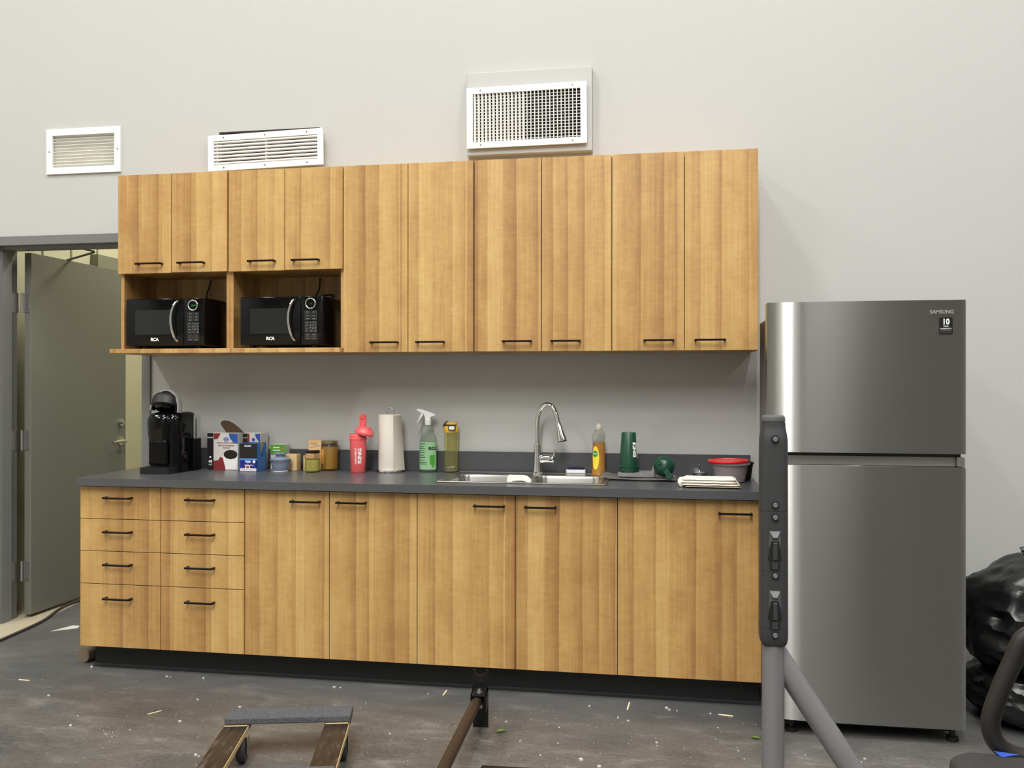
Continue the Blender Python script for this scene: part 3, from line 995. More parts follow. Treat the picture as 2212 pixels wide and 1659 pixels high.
flat('blue_patch', [(.066, .186), (.072, .165), (.088, .145), (.096, .14), (.096, .186)], CBLUE, b, -.0004)
text('band_print', 'KEURIG', .0075, WHITET, b, (.012, -.0012, .164), ext=.0003)

# blue tea box with torn side window
tx, ty = on(517, 1019)
tw, td, th_ = .094, .105, .143
t = thing('tea_box', 'blue and black tea pod box with a cut-out window in its side', 'box', (tx, ty + .001, Z))
BOXB = P('box side blue', (42, 98, 165), 0.45)
bm = new()
box(bm, 0, tw, 0, .002, 0, th_); box(bm, 0, .002, .002, td, 0, th_); box(bm, 0, tw, td - .002, td, 0, th_); box(bm, .002, tw - .002, .002, td - .002, 0, .002)
box(bm, .002, tw - .002, .002, td * .3, th_ - .002, th_)
wl = obj('carton', bm, BOXB, t)
side = [(0, 0), (td, 0), (td, th_), (td * .82, th_), (td * .80, th_ * .72), (td * .72, th_ * .56), (td * .55, th_ * .49), (td * .44, th_ * .60), (td * .40, th_ * .8), (td * .34, th_ * .98), (td * .3, th_), (0, th_)]
bm = new(); prism(bm, side, 'x', tw - .002, tw); obj('side_panel', bm, BOXB, wl)
bm = new(); prism(bm, [(td * .34, th_ * .995), (td * .5, th_ * .75), (td * .62, th_ * .6), (td * .72, th_ * .8), (td * .98, th_ * 1.03), (td * .8, th_ * 1.0), (td * .68, th_ * 1.05), (td * .5, th_ * .97)], 'x', tw - .006, tw - .0045); obj('torn_flap', bm, P('grey card back', (150, 140, 118), 0.8), wl)
flat('top_print', rect(.0, tw, th_ * .47, th_ - .0005), CBLACK, wl, -.0003)
flat('front_print', rect(.004, tw - .002, .018, th_ * .42), CNAVY, wl, -.0006)
flat('edge_print', rect(0, tw, th_ * .42, th_ * .47), CLBLUE, wl, -.0003)
flat('base_print', rect(.004, tw - .002, .003, .018), CWHITE, wl, -.0006)
text('maker_print', 'KEURIG', .0105, WHITET, wl, (tw * .48, -.0012, th_ * .91), bold=.02, ext=.0003)
flat('logo_shield', [(tw * .33, th_ * .40), (tw * .36, th_ * .33), (tw * .48, th_ * .29), (tw * .62, th_ * .33), (tw * .66, th_ * .40)], CLBLUE, wl, -.0010)
text('logo_print', 'Tetley', .0125, WHITET, wl, (tw * .49, -.0018, th_ * .36), bold=.02, ext=.0003)
flat('seal_print', disc(tw * .84, th_ * .36, .0075), WHITET, wl, -.0010)
text('tea_name', 'Orange Pekoe', .0085, WHITET, wl, (tw * .56, -.0014, th_ * .235), shear=.2, ext=.0003)
flat('cup_print', disc(tw * .48, th_ * .165, .013, .012), WHITET, wl, -.0010)
flat('cup_print', disc(tw * .48, th_ * .165, .009, .0075), P('print tea red', (176, 70, 50), 0.5), wl, -.0014)
B('base_print_line', tw * .12, tw * .5, -.0012, -.0008, .0095, .0112, GREYT, wl)

# green and white box behind the pot
t, b = carton('tea_carton', 'green and white tea carton standing behind the blue pot', .716, -.075, .085, .05, .130, CWHITE)
GRN = P('print green', (96, 160, 60), 0.45)
flat('front_print', rect(0, .085, .075, .129), GRN, b, -.0004)
flat('front_print', rect(.068, .076, .01, .075), GRN, b, -.0004)
for xa, xb, za in ((.014, .05, .110), (.012, .054, .096)): B('print_line', xa, xb, -.0009, -.0004, za, za + .005, WHITET, b)
flat('leaf_print', disc(.064, .103, .006), P('print orange', (190, 110, 50), 0.5), b, -.0008)
flat('branch_print', [(.0, .03), (.012, .034), (.03, .052), (.046, .056), (.06, .069), (.05, .06), (.03, .058), (.014, .046), (.002, .046)], CBLACK, b, -.0008)

# blue glazed pot
px_, py_ = on(606, 1020.5)
GLAZE = P('blue grey glaze', (122, 131, 150), 0.3)
t = thing('ceramic_pot', 'small blue-grey glazed ceramic pot with matching lid', 'pot', (xc(606, py_ + .045), py_ + .045, Z))
L('pot', [(0, 0), (.034, 0), (.036, .003), (.041, .018), (.046, .04), (.049, .052), (.054, .058), (.0545, .062), (.047, .0605), (.0, .058)], GLAZE, t)
lid_ = L('lid', [(.049, .0625), (.048, .066), (.03, .072), (.022, .076), (.024, .084), (.034, .09), (.034, .093), (.02, .094), (0, .094)], GLAZE, t)
L('foot_ring', [(.0355, .0005), (.0375, .002), (.0375, .0045), (.036, .006)], WHITEP, t)

# kraft tea boxes
t, b = carton('tea_box', 'small tan tea box standing between the blue pot and the jars', .812, -.135, .074, .05, .083, CTAN)
flat('label_print', rect(.008, .05, .012, .05), P('print tan light', (224, 198, 150), 0.6), b, -.0004)
for za in (.022, .031, .040): B('print_line', .014, .044, -.0009, -.0004, za, za + .002, CBROWN, b)
t, b = carton('tea_box', 'narrow tan tea box squeezed beside the small jar', .912, -.112, .03, .04, .076, CTAN)
flat('label_print', rect(.004, .026, .02, .06), P('print cream', (232, 214, 176), 0.6), b, -.0004)
t, b = carton('tea_box', 'tall peach tea box standing behind the small jar', .921, -.068, .078, .045, .152, P('peach card', (222, 178, 122), 0.55))
flat('label_print', rect(.006, .068, .10, .146), P('print peach', (232, 196, 148), 0.6), b, -.0004)
for za in (.131, .138): B('print_line', .012, .05, -.0009, -.0004, za, za + .002, CBROWN, b)
flat('stripe_print', [(.01, .112), (.064, .126), (.064, .128), (.01, .114)], CBROWN, b, -.0008)

GLASS = P('jar glass', (245, 248, 245), 0.03, 0, Transmission_Weight=1.0, IOR=1.25)
# small jar
jx, jy = on(675, 1021)
t = thing('small_jar', 'small glass jar with black lid half full of yellow-green paste', 'jar', (xc(675, jy + .036), jy + .036, Z))
L('glass', [(0, 0), (.033, 0), (.0375, .004), (.039, .012), (.039, .08), (.036, .09), (.033, .094), (.033, .101)], GLASS, t)
L('paste', [(0, .0025), (.031, .003), (.0355, .008), (.0366, .055), (.036, .064), (.02, .06), (0, .062)], P('yellow green paste', (178, 168, 82), 0.55), t)
L('lid', [(0, .095), (.036, .095), (.037, .097), (.037, .107), (.035, .109), (0, .109)], P('black jar lid', (38, 30, 28), 0.35, 0.4), t)
# large jar
jx, jy = on(712, 1017)
t = thing('honey_jar', 'large glass jar of amber honey with metal lid and orange label', 'jar', (xc(712, jy + .042), jy + .042, Z))
L('glass', [(0, 0), (.038, 0), (.043, .004), (.0445, .012), (.0445, .118), (.042, .128), (.039, .132), (.039, .142)], GLASS, t)
L('honey', [(0, .0025), (.036, .003), (.0415, .008), (.0422, .116), (.04, .122), (0, .122)], P('amber honey', (172, 130, 48), 0.4), t)
L('lid', [(0, .136), (.0425, .136), (.0435, .138), (.0435, .150), (.041, .1525), (0, .1525)], P('dull gold lid', (170, 160, 120), 0.35, 0.8), t)
bm = new()
n = 10; a0, a1 = math.radians(205), math.radians(250)
for k in range(n):
    q0, q1 = a0 + (a1 - a0) * k / n, a0 + (a1 - a0) * (k + 1) / n
    r = .0451
    bm.faces.new([bm.verts.new((r * math.cos(q), r * math.sin(q), z)) for q, z in ((q0, .035), (q1, .035), (q1, .108), (q0, .108))])
obj('paper_label', bm, P('orange label', (226, 160, 70), 0.5), t)


def wrap(r_of_z, a_mid, z_mid, up=1, off=.0012):
    """text x runs along z (up=1: bottom to top, -1: top to bottom), text y runs around the cup"""
    def fn(c):
        z = z_mid + up * c.x
        r = r_of_z(z) + off + c.z
        a = a_mid - up * c.y / r_of_z(z)
        return Vector((r * math.cos(a), r * math.sin(a), z))
    return fn


# red shaker
REDP = P('coral red plastic', (232, 98, 100), 0.35)
sx_, sy_ = on(773.5, 1022)
t = thing('shaker_bottle', 'coral red shaker bottle with its lid resting tilted on top', 'bottle', (xc(773.5, sy_ + .036), sy_ + .036, Z))
rz_ = lambda z: .0355 + (.0435 - .0355) * z / .19
L('cup', [(0, 0), (.033, 0), (.0355, .003), (rz_(.166), .166), (.0445, .1665), (.0445, .171), (.0425, .172), (.0435, .192), (.0425, .1935), (.040, .193), (.036, .05), (0, .05)], REDP, t)
M = Matrix.Translation((.030, -.004, .192)) @ Matrix.Rotation(math.radians(17), 4, 'Y')
bm = new(); lathe(bm, [(.040, .0), (.0465, .0), (.0475, .003), (.0475, .012), (.045, .015), (.040, .028), (.030, .037), (.016, .041), (0, .042)], 40); bmesh.ops.transform(bm, matrix=M, verts=bm.verts)
ld_ = obj('lid', bm, REDP, t, True)
bm = new(); cyl(bm, (.022, -.018, .03), (.022, -.018, .046), .0105, .0095, 18); bmesh.ops.transform(bm, matrix=M, verts=bm.verts); obj('spout', bm, REDP, ld_, True)
bm = new(); prism(bm, rrect(.032, .064, .0158, 7, -.006, .070), 'y', .004, .016); box(bm, -.018, .006, -.004, .016, .036, .055, .003)
bmesh.ops.transform(bm, matrix=Matrix.Translation((.03, -.004, .192)), verts=bm.verts); obj('flip_cap', bm, REDP, ld_, True)
bm = new(); prism(bm, rrect(.021, .022, .009, 6, -.006, .088), 'y', -.0005, .0042); bmesh.ops.transform(bm, matrix=Matrix.Translation((.03, -.004, .192)), verts=bm.verts); obj('cap_plug', bm, REDP, ld_, True)
ang = math.radians(-73)
text('cup_print', 'SUPPLEMENT', .0125, WHITET, t, None, fn=wrap(rz_, ang - .25, .085), bold=.015, sx=1.15)
text('cup_print', 'KING', .0235, WHITET, t, None, fn=wrap(rz_, ang + .26, .085), bold=.04, sx=1.35)

# paper towels
tx_, ty_ = on(843, 1020)
tty = -.100; ttx = xc(843, tty)
t = thing('paper_towel_holder', 'upright chrome paper towel holder with a loop finial', 'holder', (ttx, tty, Z))
L('base', [(0, 0), (.070, 0), (.0725, .003), (.072, .009), (.066, .011), (0, .011)], CHROME, t)
bm = new(); cyl(bm, (0, 0, .011), (0, 0, .29), .006, n=14); obj('rod', bm, CHROME, t, True)
lp = [(-.0165, 0, .283), (-.0165, 0, .308)] + [(-.0165 * math.cos(a), 0, .308 + .0165 * math.sin(a)) for a in [PI * k / 10 for k in range(1, 10)]] + [(.0165, 0, .308), (.0165, 0, .283)]
bm = new(); tube(bm, [Vector(p) for p in lp], .0042, 10); obj('finial_loop', bm, CHROME, t, True)
PAPER = P('paper towel', (226, 218, 206), 0.9); bump(PAPER, noise_(PAPER, mapv(PAPER), 420.0, 2), .35, .002)
t = thing('paper_towel_roll', 'white paper towel roll on the chrome holder, loose sheet hanging', 'paper towels', (ttx, tty, Z + .0115))
L('roll', [(.019, .0), (.058, .0), (.0595, .003), (.0595, .274), (.057, .279), (.019, .279), (.019, .0)], PAPER, t)
bm = new()
rows = 16
prev = None
for k in range(rows + 1):
    z = .0 + .276 * k / rows
    f = 1 - k / rows
    a0 = math.radians(-58)
    row = []
    for q in range(11):
        s = q / 10
        a = a0 + s * math.radians(52)
        r = .0602 + .014 * f * s
        row.append(bm.verts.new((r * math.cos(a) + .006 * f * s, r * math.sin(a) - .004 * f * s, z)))
    if prev:
        for q in range(10): bm.faces.new((prev[q], prev[q + 1], row[q + 1], row[q]))
    prev = row
bmesh.ops.solidify(bm, geom=bm.faces[:], thickness=.0008)
obj('loose_sheet', bm, PAPER, t, True)

# spray bottle
bx, by_ = on(924.5, 1019)
t = thing('spray_bottle', 'clear trigger spray bottle with green eco label', 'bottle', (xc(924.5, by_ + .005), by_ + .005, Z))
FROST = P('frosted clear plastic', (232, 240, 232), 0.18, 0, Transmission_Weight=0.9, IOR=1.15)
GLIQ = P('green label film', (146, 188, 146), 0.4)
L('bottle', [(0, 0), (.040, 0), (.0435, .004), (.0435, .155), (.041, .162), (.033, .19), (.030, .215), (.026, .228), (.0145, .235), (.0145, .245)], FROST, t, sy=.62)
L('label_sleeve', [(.0441, .012), (.0441, .152)], GLIQ, t, sy=.62)
fyl = -.0445 * .62
DKG = P('label dark green', (52, 92, 60), 0.5)


def onsleeve(c):
    a = c.x / .0441
    return Vector((.0448 * math.sin(a), -.0448 * .62 * math.cos(a) - c.z, c.y))


for k, (xa, xb, zz_) in enumerate(((-.046, -.008, .14), (-.046, -.012, .126), (-.046, -.006, .116), (-.046, -.012, .105), (-.046, -.008, .095), (-.046, -.014, .083), (-.046, -.006, .072), (-.046, -.01, .058), (-.046, .0, .046), (-.046, .002, .038))):
    bm = new(); n = 8
    for i in range(n):
        q0, q1 = xa + (xb - xa) * i / n, xa + (xb - xa) * (i + 1) / n
        bm.faces.new([bm.verts.new(onsleeve(Vector((q, z_, 0)))) for q, z_ in ((q0, zz_), (q1, zz_), (q1, zz_ + .0035), (q0, zz_ + .0035))])
    obj('label_line', bm, DKG, t)
text('label_lettering', 'eco', .034, CBLACK, t, None, fn=lambda c: onsleeve(Vector((c.x + .034, c.y + .122, c.z))), bold=.02)
GB = P('label leaf green', (70, 150, 40), 0.5)
bm = new()
for i in range(8):
    q0, q1 = .016 + .03 * i / 8, .016 + .03 * (i + 1) / 8
    bm.faces.new([bm.verts.new(onsleeve(Vector((q, z_, 0)))) for q, z_ in ((q0, .03 + .01 * math.sin(i)), (q1, .03 + .01 * math.sin(i + 1)), (q1, .085), (q0, .085))])
obj('label_leaf', bm, GB, t)
L('collar', [(.0155, .236), (.0165, .238), (.0165, .262), (.012, .266), (0, .266)], WHITEP, t)
bm = new()
prism(bm, [(-.012, .262), (.012, .262), (.014, .276), (.022, .282), (.038, .285), (.040, .289), (.012, .302), (-.02, .312), (-.036, .318), (-.046, .318), (-.047, .306), (-.034, .300), (-.020, .292), (-.014, .278)], 'y', -.0095, .0095)
hd = obj('spray_head', bm, WHITEP, t)
bm = new(); cyl(bm, (-.046, 0, .312), (-.056, 0, .312), .0075, .007, 14); obj('nozzle', bm, WHITEP, hd, True)
bm = new(); prism(bm, [(-.022, .296), (-.034, .298), (-.042, .278), (-.056, .250), (-.052, .249), (-.036, .272), (-.026, .286)], 'y', -.006, .006); obj('trigger', bm, WHITEP, hd)

# yellow bottle
bx, by_ = on(974.5, 1020)
t = thing('water_bottle', 'clear yellow drinking bottle with flip lid and white button', 'bottle', (xc(974.5, by_ + .012), by_ + .012, Z))
YEL = P('clear yellow plastic', (254, 251, 206), 0.06, 0, Transmission_Weight=0.95, IOR=1.08)
L('bottle', [(0, .001), (.030, .001), (.0355, .004), (.0365, .012), (.0345, .09), (.0345, .20), (.0335, .202), (.0325, .196), (.0325, .09), (.0345, .012), (.03, .004), (0, .004)], YEL, t)
YELL = P('yellow lid plastic', (238, 186, 44), 0.4)
lid_ = L('lid', [(.0355, .2005), (.0365, .203), (.0365, .226), (.034, .232), (0, .233)], YELL, t)
bm = new(); prism(bm, rrect(.058, .046, .02, 6), 'z', .240, .250); bmesh.ops.transform(bm, matrix=Matrix.Translation((.003, 0, 0)), verts=bm.verts); obj('flip_cover', bm, YELL, lid_, True)
bm = new(); prism(bm, rrect(.054, .048, .02, 6), 'z', .2325, .2405); obj('dark_band', bm, P('dark grey rubber', (52, 46, 42), 0.5), lid_, True)
bm = new(); prism(bm, rrect(.036, .026, .006, 4, .012, .223), 'y', -.0405, -.026); obj('button_surround', bm, MATS['dark grey rubber'], lid_)
bm = new(); prism(bm, rrect(.027, .017, .004, 4, .013, .2245), 'y', -.043, -.04); obj('button', bm, WHITEP, lid_)
T('hinge_arch', [(-.036, 0, .222), (-.036, 0, .236), (-.028, 0, .246), (-.02, 0, .254)], .006, MATS['dark grey rubber'], lid_, 8)
rb = lambda z: .0358
text('bottle_print', 'contigo', .013, WHITET, t, None, fn=lambda c: Vector((.0368 * math.sin((c.x + .008) / .036), -.0368 * math.cos((c.x + .008) / .036), c.y + .028 + c.x * .12)), ext=.0003)

# dish soap
bx, by_ = on(1293.5, 1027)
t = thing('dish_soap', 'clear dish soap bottle of amber liquid with yellow and green label', 'bottle', (xc(1293.5, by_ + .012), by_ + .012, Z))
SOAPP = P('clear soap bottle', (240, 240, 234), 0.06, 0, Transmission_Weight=0.96, IOR=1.12)
prof = [(0, 0), (.030, 0), (.0335, .004), (.0335, .02), (.031, .035), (.031, .12), (.030, .165), (.0335, .185), (.033, .195), (.022, .215), (.014, .222), (.014, .226)]
L('bottle', prof, SOAPP, t, sy=.72)
L('liquid', [(0, .002), (.029, .002), (.032, .005), (.032, .02), (.0296, .035), (.0296, .12), (.0288, .160), (0, .160)], P('amber soap', (230, 160, 26), 0.15, 0, Transmission_Weight=0.3), t, sy=.72)
L('cap', [(.0155, .224), (.0165, .226), (.0165, .238), (.011, .243), (.006, .252), (0, .252)], P('cream cap', (214, 206, 186), 0.45), t)
YL = P('label yellow', (240, 214, 60), 0.45); GL = P('label green', (40, 150, 70), 0.45)


def onsoap(c):
    a = c.x / .0312
    return Vector((.0318 * math.sin(a), -.0318 * .72 * math.cos(a) - c.z, c.y))


def lens_(x0, z0, rx, rz, m, nm, lift):
    bm = new(); n = 12; k_ = 6
    for i in range(n):
        s0, s1_ = -1 + 2 * i / n, -1 + 2 * (i + 1) / n
        for j in range(k_):
            def pt(s, u):
                wz = rz * math.sqrt(max(0, 1 - s * s))
                return onsoap(Vector((x0 + rx * s, z0 - wz + 2 * wz * u, lift)))
            q = [pt(s0, j / k_), pt(s1_, j / k_), pt(s1_, (j + 1) / k_), pt(s0, (j + 1) / k_)]
            try: bm.faces.new([bm.verts.new(p) for p in q])
            except ValueError: pass
    bmesh.ops.remove_doubles(bm, verts=bm.verts, dist=1e-6)
    return obj(nm, bm, m, t, True)


lens_(-.016, .085, .020, .058, YL, 'label', .0)
lens_(-.018, .105, .015, .016, GL, 'label_badge', .0006)
text('label_lettering', 'Sunlight', .0075, WHITET, t, None, fn=lambda c: onsoap(Vector((c.x - .018, c.y + .106, c.z + .0012))), bold=.02, ext=.0002)

# brush
bx, by_ = on(1246, 1021)
t = thing('scrub_brush', 'white scrub brush lying with its blue bristles up', 'brush', (bx, -.036, CT + .0035))
bm = new(); prism(bm, rrect(.098, .026, .008, 5), 'z', 0, .017); obj('brush_block', bm, WHITEP, t, True)
NAVY = P('navy bristle', (34, 34, 92), 0.7)
bm = new()
for i in range(14):
    for j in range(4):
        x = -.038 + i * .0058; y = -.008 + j * .0054
        cyl(bm, (x, y, .017), (x + random.uniform(-.001, .001), y, .028), .0017, .002, 5)
o = obj('bristles', bm, NAVY, t); o['kind'] = 'stuff'

# white saddle pad on the sink rim
SADM = P('white foam', (238, 236, 228), 0.8)
bx, by_ = on(1126, 1042)
bm = new()
sad = [(-.056, 0), (-.036, 0), (-.028, .008), (0, .011), (.02, .009), (.034, 0), (.052, 0), (.050, .012), (.034, .026), (.012, .031), (-.02, .030), (-.05, .031), (-.057, .016)]
prism(bm, sad, 'y', -.012, .016)
bmesh.ops.bevel(bm, geom=bm.edges[:], offset=.002, segments=2, affect='EDGES')
o = obj('cleaning_pad', bm, SADM, None, True); o.location = (bx, SY0 + .018, CT + .0062)
tag(o, 'white foam cleaning pad propped on the front rim of the sink', 'pad')

# drying mat, rack, green shaker cup and lid
MATM = P('grey microfibre', (136, 132, 128), 0.9)
bm = new()
nx, ny = 24, 10
p00 = Vector((2.475, -.245)); e1 = Vector((.335, -.075)); e2 = Vector((.0, .0))
g = {}
for i in range(nx + 1):
    for j in range(ny + 1):
        u, v_ = i / nx, j / ny
        x = 2.452 + .345 * u; y = -.325 + .265 * v_ - .02 * u
        z = .004 + .012 * max(0, (.18 - u) / .18) ** 2 + .0015 * math.sin(9 * u + 4 * v_) * (1 - v_)
        g[i, j] = bm.verts.new((x, y, z))
for i in range(nx):
    for j in range(ny): bm.faces.new((g[i, j], g[i + 1, j], g[i + 1, j + 1], g[i, j + 1]))
bmesh.ops.solidify(bm, geom=bm.faces[:], thickness=.0045)
lowest = min(v.co.z for v in bm.verts)
bmesh.ops.translate(bm, verts=bm.verts, vec=(0, 0, -lowest))
o = obj('drying_mat', bm, MATM, None, True); o.location = (0, 0, CT + .0062)
tag(o, 'grey microfibre dish drying mat overlapping the sink edge', 'mat')
MZ = CT + .0062 + .0072
RKX = 2.53
t = thing('drainer_tray', 'low grey slotted drainer tray lying on the drying mat', 'tray', (RKX, -.262, MZ))
RK = P('grey tray plastic', (128, 128, 128), 0.5)
bm = new()
rw, rd = .165, .13
xs_ = [0, .012, .105, .117, .135, .145, .158, rw]
box(bm, 0, rw, 0, .006, 0, .018); box(bm, 0, rw, rd - .006, rd, 0, .018); box(bm, 0, .006, .006, rd - .006, 0, .018); box(bm, rw - .006, rw, .006, rd - .006, 0, .018)
for k in range(7): box(bm, .006 + k * .024, .012 + k * .024, .006, rd - .006, .010, .018)
for k in range(4): box(bm, .006, rw - .006, .028 + k * .025, .034 + k * .025, .011, .0175)
obj('tray', bm, RK, t)
bm = new(); prism(bm, [(.152, .018), (.165, .018), (.168, .045), (.162, .05), (.156, .034)], 'y', .06, .068); obj('tray_peg', bm, RK, t)
GRNP = P('dark green plastic', (18, 64, 46), 0.35)
gx_, gy_ = on(1357, 1029)
t = thing('shaker_cup', 'dark green shaker cup standing upside down on the drainer tray', 'cup', (xc(1358, -.205), -.205, MZ + .0182))
gr = lambda z: .0455 - (.0455 - .0335) * z / .186
L('cup', [(.046, 0), (.0475, .002), (.0465, .022), (.0485, .0235), (.0485, .027), (gr(.03), .029), (gr(.182), .182), (.031, .186), (0, .186)], GRNP, t)
ang = math.radians(-40)
text('cup_print', 'KING', .024, WHITET, t, None, fn=wrap(gr, ang - .12, .105, -1), bold=.05, sx=1.2)
text('cup_print', 'SUPPLEMENT', .0115, WHITET, t, None, fn=wrap(gr, ang + .36, .10, -1), bold=.01, sx=1.1)
lx_, ly_ = on(1433, 1040)
t = thing('bottle_lid', 'dark green shaker lid lying on its side on the drying mat', 'lid', (xc(1433, -.285), -.285, MZ + .0525))
bm = new(); lathe(bm, [(.040, -.022), (.047, -.022), (.0475, -.018), (.0475, -.004), (.044, .002), (.038, .016), (.028, .026), (.015, .031), (0, .032)], 40)
M = Matrix.Rotation(math.radians(-14), 4, 'Z') @ Matrix.Rotation(math.radians(82), 4, 'X')
bmesh.ops.transform(bm, matrix=M, verts=bm.verts); dome = obj('dome', bm, GRNP, t, True)
bm = new(); cyl(bm, (-.012, .014, .024), (-.012, .014, .037), .0105, .0095, 18); bmesh.ops.transform(bm, matrix=M, verts=bm.verts); obj('spout', bm, GRNP, dome, True)
bm = new(); box(bm, -.016, .016, -.012, .0, .024, .036, .003)
cyl(bm, (.0, -.05, .030), (0, -.05, .044), .015, n=24); box(bm, -.013, .013, -.05, -.012, .031, .037, .003)
bmesh.ops.transform(bm, matrix=M @ Matrix.Rotation(math.radians(40), 4, 'Z') @ Matrix.Translation((0, -.008, -.004)), verts=bm.verts); obj('flip_cap', bm, GRNP, dome, True)

# strainer basket
bx, by_ = on(1511, 1029)
t = thing('sink_strainer', 'chrome sink strainer basket with upright pin on the counter', 'strainer', (xc(1511.5, -.068), -.068, Z))
L('basket', [(0, .0), (.024, .0), (.028, .006), (.030, .014), (.039, .018), (.0395, .021), (.036, .023), (.02, .026), (.008, .030), (.008, .034), (0, .034)], CHROME, t, 32)
bm = new(); cyl(bm, (0, 0, .03), (0, 0, .054), .0022, n=10); cyl(bm, (0, 0, .054), (0, 0, .058), .0036, .003, 10); obj('pin', bm, CHROME, t, True)
bm = new()
for k in range(12):
    a = 2 * PI * k / 12
    cyl(bm, (.0292 * math.cos(a), .0292 * math.sin(a), .009), (.0305 * math.cos(a), .0305 * math.sin(a), .0095), .003, n=8)
obj('strainer_hole', bm, BLACKM, t)

# food containers
bx, by_ = on(1574, 1045)
t = thing('food_container', 'clear plastic food container with a red lid', 'container', (xc(1577, by_ + .075), by_ + .075, Z))
TUB = P('cloudy clear plastic', (226, 216, 216), 0.22, 0, Transmission_Weight=0.75, IOR=1.1)
L('tub', [(0, .001), (.060, .001), (.065, .004), (.079, .078), (.088, .081), (.0885, .085), (.085, .087), (.0785, .084), (.063, .006), (0, .004)], TUB, t, 48)
REDL = P('red lid plastic', (190, 34, 34), 0.35)
o = L('lid', [(0, .088), (.078, .088), (.081, .090), (.090, .088), (.0925, .090), (.0925, .095), (.089, .099), (.081, .100), (.078, .096), (0, .096)], REDL, t, 48); o.rotation_euler = (0, math.radians(-1.0), 0); o.location = (-.006, 0, .002)
t = thing('food_container', 'black plastic food tub behind the red-lidded container', 'container', (3.098, -.155, Z))
L('tub', [(0, 0), (.040, 0), (.044, .003), (.054, .072), (.058, .075), (.0585, .080), (.055, .081), (.051, .076), (.041, .006), (0, .004)], BLACKM, t, 36)

# folded towel
TOWM = P('white terry', (236, 230, 218), 0.95); bump(TOWM, noise_(TOWM, mapv(TOWM), 300.0, 3), .5, .004)
TRIM = P('beige towel hem', (176, 156, 132), 0.95)
t = thing('folded_towel', 'folded white towel with beige hem lying by the counter edge', 'towel', (2.940, -.492, Z), rz=math.radians(-2))


def layer(nm, z, hw, hd, th, m, ox=0, oy=0, seed=0):
    bm = new()
    nx, ny = 16, 8
    top, bot = {}, {}
    for i in range(nx + 1):
        for j in range(ny + 1):
            u, v_ = -1 + 2 * i / nx, -1 + 2 * j / ny
            e = min(1 - abs(u), 1 - abs(v_))
            rr = math.sqrt(max(0, 1 - max(0, (1 - e * 7)) ** 2)) if e < 1 / 7 else 1
            wob = .0022 * noise.noise((u * 2.2, v_ * 2.2, seed))
            x, y = ox + hw * u + .004 * noise.noise((v_ * 3, seed, 2)), oy + hd * v_ + .004 * noise.noise((u * 3, seed, 5))
            top[i, j] = bm.verts.new((x, y, z + th / 2 + th / 2 * rr + wob)); bot[i, j] = bm.verts.new((x, y, z + th / 2 - th / 2 * rr + (wob if z > .002 else 0)))
    for i in range(nx):
        for j in range(ny):
            bm.faces.new((top[i, j], top[i + 1, j], top[i + 1, j + 1], top[i, j + 1])); bm.faces.new((bot[i, j], bot[i, j + 1], bot[i + 1, j + 1], bot[i + 1, j]))
    bmesh.ops.remove_doubles(bm, verts=bm.verts, dist=.0004)
    return obj(nm, bm, m, t, True)


layer('hem_fold', .001, .116, .066, .008, TRIM, .008, -.003, 1)
layer('fold', .007, .120, .066, .012, TOWM, .0, 0, 2)
layer('fold', .017, .118, .065, .013, TOWM, -.006, .002, 3)
layer('fold', .028, .112, .062, .013, TOWM, -.006, .004, 4)
bm = new(); tube(bm, smoothpath([(-.125, -.05, .013), (-.131, -.02, .018), (-.130, .01, .026), (-.122, .03, .028)]), .010, 10, True, 1.0); obj('rolled_edge', bm, TOWM, t, True)

# ------------------------------------------------------------------ floor clutter
# exercise machine post
PYY = -1.72
zpx = lambda py: at(1670, py, 'y', PYY).z
pc = at(1670, 1300, 'y', PYY)
t = thing('machine_upright', 'grey steel gym machine upright with black bolted cover and diagonal brace', 'gym post', (pc.x, PYY, 0))
TUBEM = P('grey powder coat', (128, 127, 129), 0.38, 0.3)
mpp = (at(1700, 1200, 'y', PYY).x - at(1640, 1200, 'y', PYY).x) / 60
TR = 24.2 * mpp
bm = new(); cyl(bm, (0, 0, .0), (0, 0, zpx(1380)), TR, n=40); obj('tube', bm, TUBEM, t, True)
COV = P('charcoal moulded plastic', (50, 51, 52), 0.48)
CW, CD = 59.5 * mpp, 62 * mpp
zt, zb_ = zpx(915), zpx(1391)
seams = [zpx(1350), zpx(1228), zpx(1101)]
lev = [zb_] + seams + [zt]
for k in range(4):
    za, zc = lev[k], lev[k + 1]
    bm = new(); secs = []
    if k == 0: pr = [(za, .74), (za + .004, .86), (za + .012, .95), (za + .024, 1.0), (zc, 1.01)]
    elif k == 3: pr = [(za + .0008, 1.0), (zt - .062, .985), (zt - .045, .975), (zt - .03, .93), (zt - .018, .86), (zt - .008, .83), (zt + .004, .82)]
    else: pr = [(za + .0008, 1.0), (zc, 1.0)]
    for z, s in pr:
        secs.append([(x, y, z) for x, y in rrect(CW * s, CD * s, .018 * s, 6)])
    loft(bm, secs); obj('cover_section', bm, COV, t, True)
bm = new(); secs = []
for z, r in ((zt + .003, .0), (zt + .003, 24 * mpp), (zt + .007, 26 * mpp), (zpx(906), 26 * mpp), (zpx(900), 25 * mpp), (zpx(897), 21 * mpp), (zpx(896), 0)):
    secs.append((r, z))
lathe(bm, secs, 36); obj('top_cap', bm, P('grey rubber cap', (84, 84, 85), 0.5), t, True)
BOLT = P('zinc bolt', (170, 176, 178), 0.3, 0.9)
RINGM = P('dark bolt ring', (30, 30, 31), 0.5)
